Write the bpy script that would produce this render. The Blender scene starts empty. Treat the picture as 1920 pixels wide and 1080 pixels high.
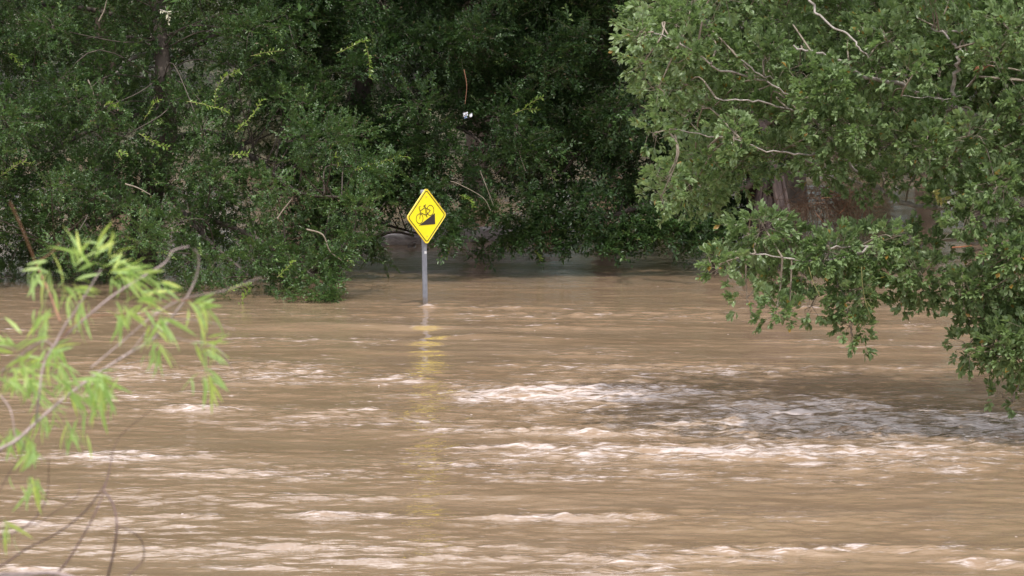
import bpy, math, random
import numpy as np
from mathutils import Vector, Matrix, Quaternion

random.seed(7)
rng = np.random.default_rng(7)
R = math.radians
scene = bpy.context.scene
COL = scene.collection

# ------------------------------------------------------------------ camera
F_PX = 7468.0                     # focal length in pixels of the 1920 px wide photograph
CAM_H = 5.207                     # metres above the flood water
PITCH = R(4.715)                  # looking slightly down
cam_data = bpy.data.cameras.new('camera')
cam_data.sensor_width = 36.0
cam_data.lens = 36.0 * F_PX / 1920.0
cam_data.clip_start = 0.5
cam_data.clip_end = 3000.0
cam_data.dof.use_dof = True
cam_data.dof.focus_distance = 56.0
cam_data.dof.aperture_fstop = 8.0
cam = bpy.data.objects.new('camera', cam_data)
COL.objects.link(cam)
cam.location = (0, 0, CAM_H)
cam.rotation_euler = (R(90) - PITCH, 0, 0)
scene.camera = cam

# ------------------------------------------------------------------ sky and sun
SUN_EL, SUN_AZ = R(67), R(166)     # azimuth clockwise from +Y (the viewing direction)
sun_dir = Vector((math.sin(SUN_AZ) * math.cos(SUN_EL), math.cos(SUN_AZ) * math.cos(SUN_EL), math.sin(SUN_EL)))
world = bpy.data.worlds.new('World')
scene.world = world
world.use_nodes = True
nt = world.node_tree
nt.nodes.clear()
n_out = nt.nodes.new('ShaderNodeOutputWorld')
n_sky = nt.nodes.new('ShaderNodeTexSky')
n_sky.sky_type = 'NISHITA'
n_sky.sun_disc = False
n_sky.sun_elevation = SUN_EL
n_sky.sun_rotation = SUN_AZ
n_sky.air_density = 1.0
n_sky.dust_density = 2.0
bg1 = nt.nodes.new('ShaderNodeBackground'); bg1.inputs['Strength'].default_value = 0.11
bg2 = nt.nodes.new('ShaderNodeBackground'); bg2.inputs['Strength'].default_value = 2.5
bg2.inputs['Color'].default_value = (1.0, 0.955, 0.975, 1)
tc = nt.nodes.new('ShaderNodeTexCoord')
mp = nt.nodes.new('ShaderNodeMapping'); mp.inputs['Scale'].default_value = (1, 1, 2.2)
cn = nt.nodes.new('ShaderNodeTexNoise'); cn.inputs['Scale'].default_value = 2.2
cn.inputs['Detail'].default_value = 6; cn.inputs['Roughness'].default_value = 0.55
cr = nt.nodes.new('ShaderNodeValToRGB')
cr.color_ramp.elements[0].position = 0.42; cr.color_ramp.elements[1].position = 0.60
mxs = nt.nodes.new('ShaderNodeMixShader')
L = nt.links.new
L(n_sky.outputs[0], bg1.inputs['Color'])
L(tc.outputs['Generated'], mp.inputs[0]); L(mp.outputs[0], cn.inputs['Vector'])
L(cn.outputs['Fac'], cr.inputs[0]); L(cr.outputs[0], mxs.inputs[0])
L(bg1.outputs[0], mxs.inputs[1]); L(bg2.outputs[0], mxs.inputs[2]); L(mxs.outputs[0], n_out.inputs['Surface'])

sl = bpy.data.lights.new('sun', 'SUN')
sl.energy = 3.0
sl.angle = R(0.8)
sl.color = (1.0, 0.955, 0.90)
sun = bpy.data.objects.new('sun', sl)
COL.objects.link(sun)
sun.rotation_euler = sun_dir.to_track_quat('Z', 'Y').to_euler()

scene.view_settings.view_transform = 'Standard'
scene.view_settings.look = 'None'
scene.view_settings.exposure = 0.17
scene.view_settings.gamma = 1.0
scene.view_settings.use_curve_mapping = False
scene.cycles.max_bounces = 8
scene.cycles.diffuse_bounces = 3
scene.cycles.glossy_bounces = 3
scene.cycles.transmission_bounces = 4
scene.cycles.caustics_reflective = False
scene.cycles.caustics_refractive = False

# ------------------------------------------------------------------ helpers
_c, _s = math.cos(PITCH), math.sin(PITCH)

def at(x, y, Y):
    """The point at distance Y (metres along the view) that the photograph shows at pixel x, y."""
    u, v = (x - 960.0) / F_PX, -(y - 540.0) / F_PX
    dx, dy, dz = u, _c + v * _s, -_s + v * _c
    k = Y / dy
    return np.array((dx * k, Y, CAM_H + dz * k))

def on_water(x, y):
    u, v = (x - 960.0) / F_PX, -(y - 540.0) / F_PX
    dx, dy, dz = u, _c + v * _s, -_s + v * _c
    k = -CAM_H / dz
    return np.array((dx * k, dy * k, 0.0))

def tag(o, label=None, cat=None, group=None, kind=None):
    if label: o['label'] = label
    if cat: o['category'] = cat
    if group: o['group'] = group
    if kind: o['kind'] = kind
    return o

def empty(name, loc, label, cat, group=None):
    o = bpy.data.objects.new(name, None)
    o.location = Vector(loc)
    o.empty_display_size = 0.3
    COL.objects.link(o)
    return tag(o, label, cat, group)

def build(name, V, Fc, mat, parent=None, smooth=False, attrs=None, kind=None):
    """One mesh object; V in world space, Fc an (n,3) or (n,4) index array."""
    V = np.asarray(V, dtype=np.float32).reshape(-1, 3)
    if parent is not None:
        V = V - np.array(parent_loc(parent), dtype=np.float32)
    Fc = np.asarray(Fc, dtype=np.int32)
    k = Fc.shape[1]
    me = bpy.data.meshes.new(name)
    me.vertices.add(len(V)); me.vertices.foreach_set('co', V.ravel())
    me.loops.add(Fc.size); me.loops.foreach_set('vertex_index', Fc.ravel())
    me.polygons.add(len(Fc))
    me.polygons.foreach_set('loop_start', np.arange(0, Fc.size, k, dtype=np.int32))
    me.polygons.foreach_set('loop_total', np.full(len(Fc), k, dtype=np.int32))
    if smooth:
        me.polygons.foreach_set('use_smooth', np.ones(len(Fc), dtype=bool))
    if attrs:
        for an, arr in attrs.items():
            a = me.attributes.new(an, 'FLOAT', 'POINT')
            a.data.foreach_set('value', np.asarray(arr, dtype=np.float32))
    me.update(calc_edges=True)
    me.materials.append(mat)
    o = bpy.data.objects.new(name, me)
    COL.objects.link(o)
    if parent is not None: o.parent = parent
    if kind: o['kind'] = kind
    return o

def parent_loc(p):
    l = Vector(p.location)
    while p.parent is not None:
        p = p.parent; l = l + Vector(p.location)
    return l

class Bag:
    """Collects quads (n,4)."""
    def __init__(s): s.V = []; s.F = []; s.n = 0
    def add(s, V, Fc):
        V = np.asarray(V, float).reshape(-1, 3); Fc = np.asarray(Fc, int)
        s.V.append(V); s.F.append(Fc + s.n); s.n += len(V)
    def get(s): return np.concatenate(s.V), np.concatenate(s.F)

def spline(pts, sub=4):
    """Catmull-Rom through the points (n,k)."""
    P = np.asarray(pts, float)
    if len(P) < 3: 
        t = np.linspace(0, 1, sub + 1)[:, None]
        return P[0] * (1 - t) + P[1] * t
    Q = np.vstack([2 * P[0] - P[1], P, 2 * P[-1] - P[-2]])
    out = []
    for i in range(1, len(Q) - 2):
        p0, p1, p2, p3 = Q[i - 1], Q[i], Q[i + 1], Q[i + 2]
        for t in np.linspace(0, 1, sub, endpoint=False):
            out.append(0.5 * ((2 * p1) + (-p0 + p2) * t + (2 * p0 - 5 * p1 + 4 * p2 - p3) * t * t + (-p0 + 3 * p1 - 3 * p2 + p3) * t ** 3))
    out.append(Q[-2])
    return np.array(out)

def tube(bag, pts, rad, sides=5, wob=0.0, flute=None):
    """A tapered tube along pts with radii rad (scalar pair or list)."""
    P = np.asarray(pts, float)
    n = len(P)
    rad = np.interp(np.linspace(0, 1, n), np.linspace(0, 1, len(rad)), rad)
    T = np.gradient(P, axis=0)
    T /= np.linalg.norm(T, axis=1)[:, None] + 1e-9
    up = np.array((0.3, 1.0, 0.2)); up /= np.linalg.norm(up)
    A = np.cross(T, up); A /= np.linalg.norm(A, axis=1)[:, None] + 1e-9
    B = np.cross(T, A)
    ang = np.linspace(0, 2 * math.pi, sides, endpoint=False)
    rr = rad[:, None] * np.ones(sides)[None, :]
    if flute is not None:
        rr = rr * flute(ang[None, :], np.linspace(0, 1, n)[:, None])
    if wob: rr = rr * (1 + wob * rng.normal(size=rr.shape))
    V = P[:, None, :] + rr[..., None] * (np.cos(ang)[None, :, None] * A[:, None, :] + np.sin(ang)[None, :, None] * B[:, None, :])
    idx = np.arange(n * sides).reshape(n, sides)
    a = idx[:-1]; b = idx[1:]
    Fc = np.stack([a, np.roll(a, -1, 1), np.roll(b, -1, 1), b], -1).reshape(-1, 4)
    V = V.reshape(-1, 3)
    bag.add(V, Fc)
    # tip caps
    c0 = len(V)
    bag.add(np.vstack([V[idx[-1]], P[-1][None]]), [[i, (i + 1) % sides, sides, sides] for i in range(sides)]) if False else None

def build_bag(name, bag, mat, parent=None, smooth=True, kind=None):
    V, Fc = bag.get()
    return build(name, V, Fc, mat, parent, smooth, kind=kind)

# ------------------------------------------------------------------ materials
def new_mat(name):
    m = bpy.data.materials.new(name); m.use_nodes = True
    return m, m.node_tree, m.node_tree.nodes['Principled BSDF']

def N(t, kind, **kw):
    n = t.nodes.new(kind)
    for k, v in kw.items(): n.inputs[k].default_value = v
    return n

def ramp(t, stops):
    r = t.nodes.new('ShaderNodeValToRGB')
    e = r.color_ramp.elements
    while len(e) < len(stops): e.new(0.5)
    for i, (p, c) in enumerate(stops):
        e[i].position = p; e[i].color = tuple(c) + (1,) if len(c) == 3 else c
    return r

def leaf_mat(name, stops, rough=0.42, transl=0.28, tcol=(0.25, 0.42, 0.08), spec=0.5):
    m, t, p = new_mat(name)
    a = t.nodes.new('ShaderNodeAttribute'); a.attribute_name = 'tint'
    r = ramp(t, stops)
    t.links.new(a.outputs['Fac'], r.inputs[0])
    g = t.nodes.new('ShaderNodeNewGeometry')
    mix = t.nodes.new('ShaderNodeMix'); mix.data_type = 'RGBA'
    lt = t.nodes.new('ShaderNodeMix'); lt.data_type = 'RGBA'; lt.inputs[0].default_value = 0.22
    t.links.new(r.outputs[0], lt.inputs[6]); lt.inputs[7].default_value = (0.13, 0.19, 0.10, 1)
    t.links.new(g.outputs['Backfacing'], mix.inputs[0])
    t.links.new(r.outputs[0], mix.inputs[6]); t.links.new(lt.outputs[2], mix.inputs[7])
    t.links.new(mix.outputs[2], p.inputs['Base Color'])
    p.inputs['Roughness'].default_value = rough
    p.inputs['Specular IOR Level'].default_value = spec
    tr = t.nodes.new('ShaderNodeBsdfTranslucent')
    tm = t.nodes.new('ShaderNodeMix'); tm.data_type = 'RGBA'; tm.blend_type = 'MIX'; tm.inputs[0].default_value = 0.5
    t.links.new(r.outputs[0], tm.inputs[6]); tm.inputs[7].default_value = tuple(tcol) + (1,)
    t.links.new(tm.outputs[2], tr.inputs['Color'])
    ms = t.nodes.new('ShaderNodeMixShader'); ms.inputs[0].default_value = transl
    t.links.new(p.outputs[0], ms.inputs[1]); t.links.new(tr.outputs[0], ms.inputs[2])
    t.links.new(ms.outputs[0], t.nodes['Material Output'].inputs['Surface'])
    return m

def bark_mat(name, c1, c2, scale=9.0, stretch=(1, 1, 0.25), bump=0.5, rough=0.85):
    m, t, p = new_mat(name)
    tcn = t.nodes.new('ShaderNodeTexCoord')
    mpn = t.nodes.new('ShaderNodeMapping'); mpn.inputs['Scale'].default_value = stretch
    nz = N(t, 'ShaderNodeTexNoise', Scale=scale, Detail=6.0, Roughness=0.65)
    r = ramp(t, [(0.3, c1), (0.7, c2)])
    b = t.nodes.new('ShaderNodeBump'); b.inputs['Strength'].default_value = bump; b.inputs['Distance'].default_value = 0.03
    t.links.new(tcn.outputs['Object'], mpn.inputs[0]); t.links.new(mpn.outputs[0], nz.inputs['Vector'])
    t.links.new(nz.outputs['Fac'], r.inputs[0]); t.links.new(r.outputs[0], p.inputs['Base Color'])
    t.links.new(nz.outputs['Fac'], b.inputs['Height']); t.links.new(b.outputs[0], p.inputs['Normal'])
    p.inputs['Roughness'].default_value = rough
    return m

M = {}
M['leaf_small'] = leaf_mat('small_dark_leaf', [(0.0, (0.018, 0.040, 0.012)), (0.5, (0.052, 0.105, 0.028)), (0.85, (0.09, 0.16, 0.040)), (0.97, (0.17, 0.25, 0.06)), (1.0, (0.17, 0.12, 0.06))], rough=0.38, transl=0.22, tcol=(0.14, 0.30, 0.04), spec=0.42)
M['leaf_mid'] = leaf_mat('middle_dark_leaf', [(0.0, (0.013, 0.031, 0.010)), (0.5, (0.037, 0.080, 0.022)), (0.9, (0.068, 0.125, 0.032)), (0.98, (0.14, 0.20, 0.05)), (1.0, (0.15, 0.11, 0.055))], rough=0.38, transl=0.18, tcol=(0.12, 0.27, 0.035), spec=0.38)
M['leaf_broad'] = leaf_mat('broad_green_leaf', [(0.0, (0.118, 0.182, 0.072)), (0.5, (0.195, 0.280, 0.120)), (0.9, (0.275, 0.365, 0.175)), (0.985, (0.21, 0.28, 0.12)), (1.0, (0.35, 0.20, 0.05))], rough=0.38, transl=0.38, spec=0.5)
M['leaf_far'] = leaf_mat('far_leaf', [(0.0, (0.03, 0.055, 0.022)), (0.6, (0.05, 0.09, 0.032)), (1.0, (0.10, 0.14, 0.05))], rough=0.5, transl=0.2)
M['leaf_shoot'] = leaf_mat('young_shoot_leaf', [(0.0, (0.14, 0.26, 0.04)), (1.0, (0.26, 0.36, 0.07))], transl=0.4, tcol=(0.4, 0.6, 0.08))
M['leaf_pale'] = leaf_mat('dry_pale_leaf', [(0.0, (0.36, 0.36, 0.24)), (1.0, (0.48, 0.47, 0.34))], transl=0.2, tcol=(0.5, 0.5, 0.3))
M['leaf_yellow'] = leaf_mat('yellowing_leaf', [(0.0, (0.30, 0.32, 0.08)), (1.0, (0.45, 0.38, 0.12))], transl=0.3, tcol=(0.5, 0.5, 0.1))
M['leaf_willow'] = leaf_mat('willow_leaf', [(0.0, (0.30, 0.46, 0.16)), (0.6, (0.42, 0.56, 0.20)), (1.0, (0.56, 0.62, 0.16))], rough=0.45, transl=0.42, tcol=(0.55, 0.85, 0.12))
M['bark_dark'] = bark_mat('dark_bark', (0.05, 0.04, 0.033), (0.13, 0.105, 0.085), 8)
M['bark_grey'] = bark_mat('grey_bark', (0.20, 0.17, 0.15), (0.48, 0.44, 0.40), 14, (1, 1, 1))
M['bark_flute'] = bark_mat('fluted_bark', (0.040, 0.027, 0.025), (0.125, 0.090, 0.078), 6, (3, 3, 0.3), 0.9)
M['twig'] = bark_mat('twig_bark', (0.14, 0.11, 0.08), (0.34, 0.29, 0.23), 20, (1, 1, 1), 0.2)
M['twig_green'] = bark_mat('green_twig', (0.20, 0.20, 0.07), (0.36, 0.34, 0.14), 20, (1, 1, 1), 0.1)
M['twig_red'] = bark_mat('red_twig', (0.22, 0.10, 0.06), (0.38, 0.20, 0.12), 20, (1, 1, 1), 0.1)
M['twig_mauve'] = bark_mat('mauve_twig', (0.28, 0.21, 0.20), (0.50, 0.40, 0.38), 20, (1, 1, 1), 0.1)
M['twig_dark'] = bark_mat('dark_bare_twig', (0.09, 0.055, 0.05), (0.20, 0.13, 0.12), 20, (1, 1, 1), 0.1)
M['driftwood'] = bark_mat('driftwood', (0.16, 0.13, 0.13), (0.60, 0.55, 0.55), 5, (0.3, 3, 3), 0.6)
M['debris'] = bark_mat('flood_debris', (0.10, 0.06, 0.04), (0.30, 0.18, 0.12), 10, (1, 1, 1), 0.3)
M['earth'] = bark_mat('earth', (0.045, 0.05, 0.028), (0.11, 0.10, 0.06), 0.6, (1, 1, 1), 0.5)

def simple(name, col, rough=0.6, metal=0.0, noise=0.06, scale=30):
    m, t, p = new_mat(name)
    nz = N(t, 'ShaderNodeTexNoise', Scale=float(scale), Detail=4.0)
    tcn = t.nodes.new('ShaderNodeTexCoord'); t.links.new(tcn.outputs['Object'], nz.inputs['Vector'])
    c = np.array(col)
    r = ramp(t, [(0.3, tuple(c * (1 - noise))), (0.7, tuple(np.minimum(c * (1 + noise), 1)))])
    t.links.new(nz.outputs['Fac'], r.inputs[0]); t.links.new(r.outputs[0], p.inputs['Base Color'])
    p.inputs['Roughness'].default_value = rough; p.inputs['Metallic'].default_value = metal
    return m
M['yellow'] = simple('sign_yellow', (0.93, 0.80, 0.004), 0.45, 0, 0.02, 8)
M['yellow_rim'] = simple('sign_rim', (0.85, 0.66, 0.12), 0.4, 0, 0.05, 12)
M['black'] = simple('sign_black', (0.022, 0.012, 0.010), 0.5)
M['galv'] = simple('galvanised_steel', (0.21, 0.225, 0.26), 0.5, 0.25, 0.22, 14)
_t = M['galv'].node_tree; _p = _t.nodes['Principled BSDF']      # mud-stained band above the waterline
_g = _t.nodes.new('ShaderNodeNewGeometry'); _x = _t.nodes.new('ShaderNodeSeparateXYZ'); _t.links.new(_g.outputs['Position'], _x.inputs[0])
_n = N(_t, 'ShaderNodeTexNoise', Scale=18.0, Detail=3.0); _t.links.new(_g.outputs['Position'], _n.inputs['Vector'])
_a = _t.nodes.new('ShaderNodeMath'); _a.operation = 'MULTIPLY_ADD'; _a.inputs[1].default_value = 0.16; _t.links.new(_n.outputs['Fac'], _a.inputs[0]); _t.links.new(_x.outputs['Z'], _a.inputs[2])
_m = _t.nodes.new('ShaderNodeMapRange'); _m.inputs['From Min'].default_value = 0.10; _m.inputs['From Max'].default_value = 0.24; _m.inputs['To Min'].default_value = 0.75; _m.inputs['To Max'].default_value = 0.0
_t.links.new(_a.outputs[0], _m.inputs['Value'])
_mx = _t.nodes.new('ShaderNodeMix'); _mx.data_type = 'RGBA'; _mx.inputs[7].default_value = (0.17, 0.13, 0.09, 1)
_src = _p.inputs['Base Color'].links[0].from_socket
_t.links.new(_src, _mx.inputs[6]); _t.links.new(_m.outputs[0], _mx.inputs[0]); _t.links.new(_mx.outputs[2], _p.inputs['Base Color'])
M['bolt'] = simple('bolt_steel', (0.50, 0.42, 0.20), 0.4, 0.5)
M['plastic'] = simple('white_plastic', (0.78, 0.82, 0.88), 0.4)
M['blue_plastic'] = simple('blue_plastic', (0.22, 0.33, 0.52), 0.4)
M['rust'] = simple('rust_orange', (0.27, 0.11, 0.05), 0.7, 0, 0.3, 25)
M['foam_board'] = simple('pale_foam_board', (0.5, 0.48, 0.50), 0.8, 0, 0.2, 12)

# ---- the flood water
def water_material():
    m, t, p = new_mat('flood_water')
    geo = t.nodes.new('ShaderNodeNewGeometry')
    def mapped(sc, rotz=0.0):
        q = t.nodes.new('ShaderNodeMapping'); q.inputs['Scale'].default_value = sc; q.inputs['Rotation'].default_value = (0, 0, rotz)
        t.links.new(geo.outputs['Position'], q.inputs[0]); return q
    def mth(op, a, b=None, c=None):
        q = t.nodes.new('ShaderNodeMath'); q.operation = op
        for i, v in enumerate((a, b, c)):
            if v is None: continue
            if isinstance(v, (int, float)): q.inputs[i].default_value = v
            else: t.links.new(v, q.inputs[i])
        return q.outputs[0]
    foam_glint = t.nodes.new('ShaderNodeAttribute'); foam_glint.attribute_name = 'foam'
    turb = t.nodes.new('ShaderNodeAttribute'); turb.attribute_name = 'turb'
    # streaky silt variation
    n1 = N(t, 'ShaderNodeTexNoise', Scale=1.0, Detail=8.0, Roughness=0.68, Distortion=0.6); t.links.new(mapped((0.30, 1.25, 1), 0.05).outputs[0], n1.inputs['Vector'])
    base = ramp(t, [(0.30, (0.220, 0.148, 0.091)), (0.5, (0.262, 0.181, 0.114)), (0.70, (0.308, 0.219, 0.146))])
    t.links.new(n1.outputs['Fac'], base.inputs[0])
    # sky reflection painted pale, plus some froth: patches on the turbulent water, broken by fine streaky noise
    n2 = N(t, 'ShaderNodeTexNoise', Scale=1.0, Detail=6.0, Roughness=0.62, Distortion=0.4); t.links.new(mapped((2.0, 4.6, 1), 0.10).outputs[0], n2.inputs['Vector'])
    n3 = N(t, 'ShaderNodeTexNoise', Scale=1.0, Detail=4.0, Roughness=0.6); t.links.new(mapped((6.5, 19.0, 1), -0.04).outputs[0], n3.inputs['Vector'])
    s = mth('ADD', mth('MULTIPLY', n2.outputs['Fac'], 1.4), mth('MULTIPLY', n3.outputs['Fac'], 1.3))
    s = mth('ADD', s, mth('MULTIPLY', foam_glint.outputs['Fac'], 0.41))
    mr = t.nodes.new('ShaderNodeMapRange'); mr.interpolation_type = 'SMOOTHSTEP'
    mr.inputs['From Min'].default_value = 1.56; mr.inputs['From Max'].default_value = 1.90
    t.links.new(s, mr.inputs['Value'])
    # scattered bubbles
    vo = N(t, 'ShaderNodeTexVoronoi', Scale=1.0); t.links.new(mapped((2.6, 1.3, 1)).outputs[0], vo.inputs['Vector'])
    bub = mth('LESS_THAN', vo.outputs['Distance'], 0.035)
    sep = t.nodes.new('ShaderNodeSeparateColor'); t.links.new(vo.outputs['Color'], sep.inputs[0])
    bub = mth('MULTIPLY', bub, mth('GREATER_THAN', sep.outputs[0], 0.72))
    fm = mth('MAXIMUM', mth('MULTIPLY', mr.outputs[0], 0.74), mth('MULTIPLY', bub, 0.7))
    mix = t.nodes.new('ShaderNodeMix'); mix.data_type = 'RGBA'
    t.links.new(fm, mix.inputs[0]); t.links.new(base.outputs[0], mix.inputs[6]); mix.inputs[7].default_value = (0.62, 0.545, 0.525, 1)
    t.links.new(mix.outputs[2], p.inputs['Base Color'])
    rg = t.nodes.new('ShaderNodeMapRange'); rg.inputs['To Min'].default_value = 0.045; rg.inputs['To Max'].default_value = 0.45
    t.links.new(fm, rg.inputs['Value']); t.links.new(rg.outputs[0], p.inputs['Roughness'])
    p.inputs['IOR'].default_value = 1.33
    # fine ripples
    b1 = N(t, 'ShaderNodeTexNoise', Scale=1.0, Detail=4.0, Roughness=0.55); t.links.new(mapped((1.6, 3.4, 1), 0.08).outputs[0], b1.inputs['Vector'])
    b2 = N(t, 'ShaderNodeTexNoise', Scale=1.0, Detail=3.0, Roughness=0.5); t.links.new(mapped((7, 12, 1), -0.15).outputs[0], b2.inputs['Vector'])
    amp = mth('MULTIPLY_ADD', turb.outputs['Fac'], 1.1, 0.12)
    h = mth('MULTIPLY', mth('ADD', mth('MULTIPLY', b1.outputs['Fac'], 0.05), mth('MULTIPLY', b2.outputs['Fac'], 0.014)), amp)
    bm = t.nodes.new('ShaderNodeBump'); bm.inputs['Strength'].default_value = 1.0; bm.inputs['Distance'].default_value = 1.0
    t.links.new(h, bm.inputs['Height']); t.links.new(bm.outputs[0], p.inputs['Normal'])
    return m
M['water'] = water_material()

# ------------------------------------------------------------------ the flood water (ground sheets first)
# zones of broken water and painted sky reflection: centre and half sizes taken from the photograph, converted to metres on the water
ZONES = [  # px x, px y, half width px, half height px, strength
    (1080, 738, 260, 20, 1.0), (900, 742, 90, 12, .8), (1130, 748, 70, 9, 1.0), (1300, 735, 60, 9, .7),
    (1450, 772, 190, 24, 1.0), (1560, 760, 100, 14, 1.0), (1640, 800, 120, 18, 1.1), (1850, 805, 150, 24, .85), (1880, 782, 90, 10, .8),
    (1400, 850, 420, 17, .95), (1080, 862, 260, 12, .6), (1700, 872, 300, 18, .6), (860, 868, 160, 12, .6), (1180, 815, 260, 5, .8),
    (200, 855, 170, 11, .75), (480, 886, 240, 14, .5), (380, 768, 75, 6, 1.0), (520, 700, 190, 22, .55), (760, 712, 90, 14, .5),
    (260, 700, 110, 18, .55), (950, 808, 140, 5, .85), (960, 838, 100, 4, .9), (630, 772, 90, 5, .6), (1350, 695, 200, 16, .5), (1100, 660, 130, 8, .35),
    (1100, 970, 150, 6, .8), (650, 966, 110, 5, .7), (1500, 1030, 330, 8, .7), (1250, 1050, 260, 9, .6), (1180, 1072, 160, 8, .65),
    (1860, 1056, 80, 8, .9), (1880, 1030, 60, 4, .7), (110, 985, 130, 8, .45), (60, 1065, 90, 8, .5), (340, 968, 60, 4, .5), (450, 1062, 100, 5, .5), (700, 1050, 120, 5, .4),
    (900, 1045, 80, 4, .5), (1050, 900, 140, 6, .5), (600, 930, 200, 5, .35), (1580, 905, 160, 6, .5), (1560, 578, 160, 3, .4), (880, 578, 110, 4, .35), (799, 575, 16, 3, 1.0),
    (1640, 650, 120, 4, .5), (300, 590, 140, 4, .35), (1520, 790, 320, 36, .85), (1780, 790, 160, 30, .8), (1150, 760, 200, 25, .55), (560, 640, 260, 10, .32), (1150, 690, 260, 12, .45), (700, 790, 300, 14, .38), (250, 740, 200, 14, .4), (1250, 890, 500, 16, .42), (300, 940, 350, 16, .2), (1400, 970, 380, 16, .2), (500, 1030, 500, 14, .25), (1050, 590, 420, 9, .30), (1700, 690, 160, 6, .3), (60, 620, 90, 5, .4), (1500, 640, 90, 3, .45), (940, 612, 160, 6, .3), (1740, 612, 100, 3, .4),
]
def make_water():
    rows = np.concatenate([np.array([-20, 5, 15, 22, 26, 29]), np.linspace(31, 62, 500), 62 + np.cumsum(np.linspace(0.065, 0.6, 140)), np.array([115, 125, 145, 175, 220, 300])])
    inner = np.linspace(-0.150, 0.150, 330)
    outer = np.array([0.165, 0.18, 0.21, 0.26, 0.35, 0.55, 0.9, 1.6])
    cols = np.concatenate([-outer[::-1], inner, outer])
    Y, U = np.meshgrid(rows, cols, indexing='ij')
    Xs = U * np.maximum(Y, 30.0)
    Ys = Y.copy()
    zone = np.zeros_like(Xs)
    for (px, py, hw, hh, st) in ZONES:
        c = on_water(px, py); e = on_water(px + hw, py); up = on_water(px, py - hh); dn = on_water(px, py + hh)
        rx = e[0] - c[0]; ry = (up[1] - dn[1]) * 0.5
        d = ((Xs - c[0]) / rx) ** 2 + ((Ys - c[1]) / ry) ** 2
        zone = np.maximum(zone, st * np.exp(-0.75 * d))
    r2 = np.random.default_rng(11)
    def band(n, l0, l1, amp, spread=math.pi, mean=math.pi / 2, sharp=False):
        h = np.zeros_like(Xs)
        for i in range(n):
            lam = l0 * (l1 / l0) ** r2.random()
            th = mean + (r2.random() - .5) * spread
            ph = r2.random() * 6.283
            k = 6.2832 / lam
            a = amp * lam / l1 / math.sqrt(n) * 1.6
            arg = k * (math.cos(th) * Xs + math.sin(th) * Ys) + ph + 1.3 * np.sin(0.7 * Xs * r2.random() + 0.5 * Ys * r2.random() + ph)
            h += a * ((2 * np.exp(np.sin(arg) - 1) - 0.9) if sharp else np.sin(arg))
        return h
    fade = np.clip((Ys - 29) / 4, 0, 1) * np.clip((150 - Ys) / 60, 0, 1) * np.clip((0.35 - np.abs(U)) / 0.1, 0, 1)
    turb = np.clip(0.17 + 1.25 * zone, 0, 1.5)
    # slow modulation so that calm and rippled lanes alternate
    lane = 0.5 + 0.5 * np.sin(0.9 * Ys + 1.2 * np.sin(0.23 * Xs + 0.4 * Ys) + 0.25 * Xs)
    lane2 = 0.5 + 0.5 * np.sin(2.3 * Ys + 1.7 * np.sin(0.31 * Xs - 0.2 * Ys))
    turb = turb * (0.65 + 0.35 * lane) * np.interp(Ys, [63, 72, 90], [1.0, 0.6, 0.35])
    cc = on_water(812, 640)
    calm = np.exp(-((Xs - cc[0]) / 1.3) ** 2 - ((Ys - cc[1]) / 4.5) ** 2)
    turb = turb * (1 - 0.85 * calm)
    swell = band(10, 1.6, 4.0, 0.011, 1.6)
    mid = band(36, 0.45, 1.5, 0.022, 2.2, sharp=True)
    small = band(50, 0.20, 0.55, 0.015, 2.8, sharp=True)
    swell = swell * (1 + 0.9 * calm) + calm * (0.009 * np.sin(6.2832 * Ys / 1.25 + 1.5 * np.sin(2.3 * Xs + .4 * Ys) + 0.9 * np.sin(0.9 * Ys)) + 0.005 * np.sin(6.2832 * Ys / .7 + 1.1 * Xs + 1.2 * np.sin(3.1 * Xs)))
    pp = on_water(797.5, 572); dx_, dy_ = Xs - pp[0], Ys - pp[1]
    swell = swell + 0.035 * np.exp(-((dx_ + 0.03) / 0.10) ** 2 - ((dy_ + .05) / 0.12) ** 2) + 0.012 * np.exp(-((np.abs(dy_) - 0.35 * np.clip(dx_, 0, 9)) / 0.10) ** 2) * (dx_ > 0) * np.exp(-dx_ / 1.0)
    h = swell + mid * turb * 1.15 + small * turb * 1.35
    h *= fade
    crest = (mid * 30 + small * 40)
    foam_glint = zone + 0.10 * crest * np.clip(zone * 2, 0.25, 1) + 0.12 * (lane2 - 0.5)  # weight of the painted sky reflection and froth, higher on crests
    V = np.stack([Xs, Ys, h], -1).reshape(-1, 3)
    nr, nc = Xs.shape
    idx = np.arange(nr * nc).reshape(nr, nc)
    Fc = np.stack([idx[:-1, :-1], idx[:-1, 1:], idx[1:, 1:], idx[1:, :-1]], -1).reshape(-1, 4)
    o = build('water', V, Fc, M['water'], smooth=True, attrs={'foam': foam_glint.ravel(), 'turb': turb.ravel()})
    tag(o, kind='structure')
make_water()

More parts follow.
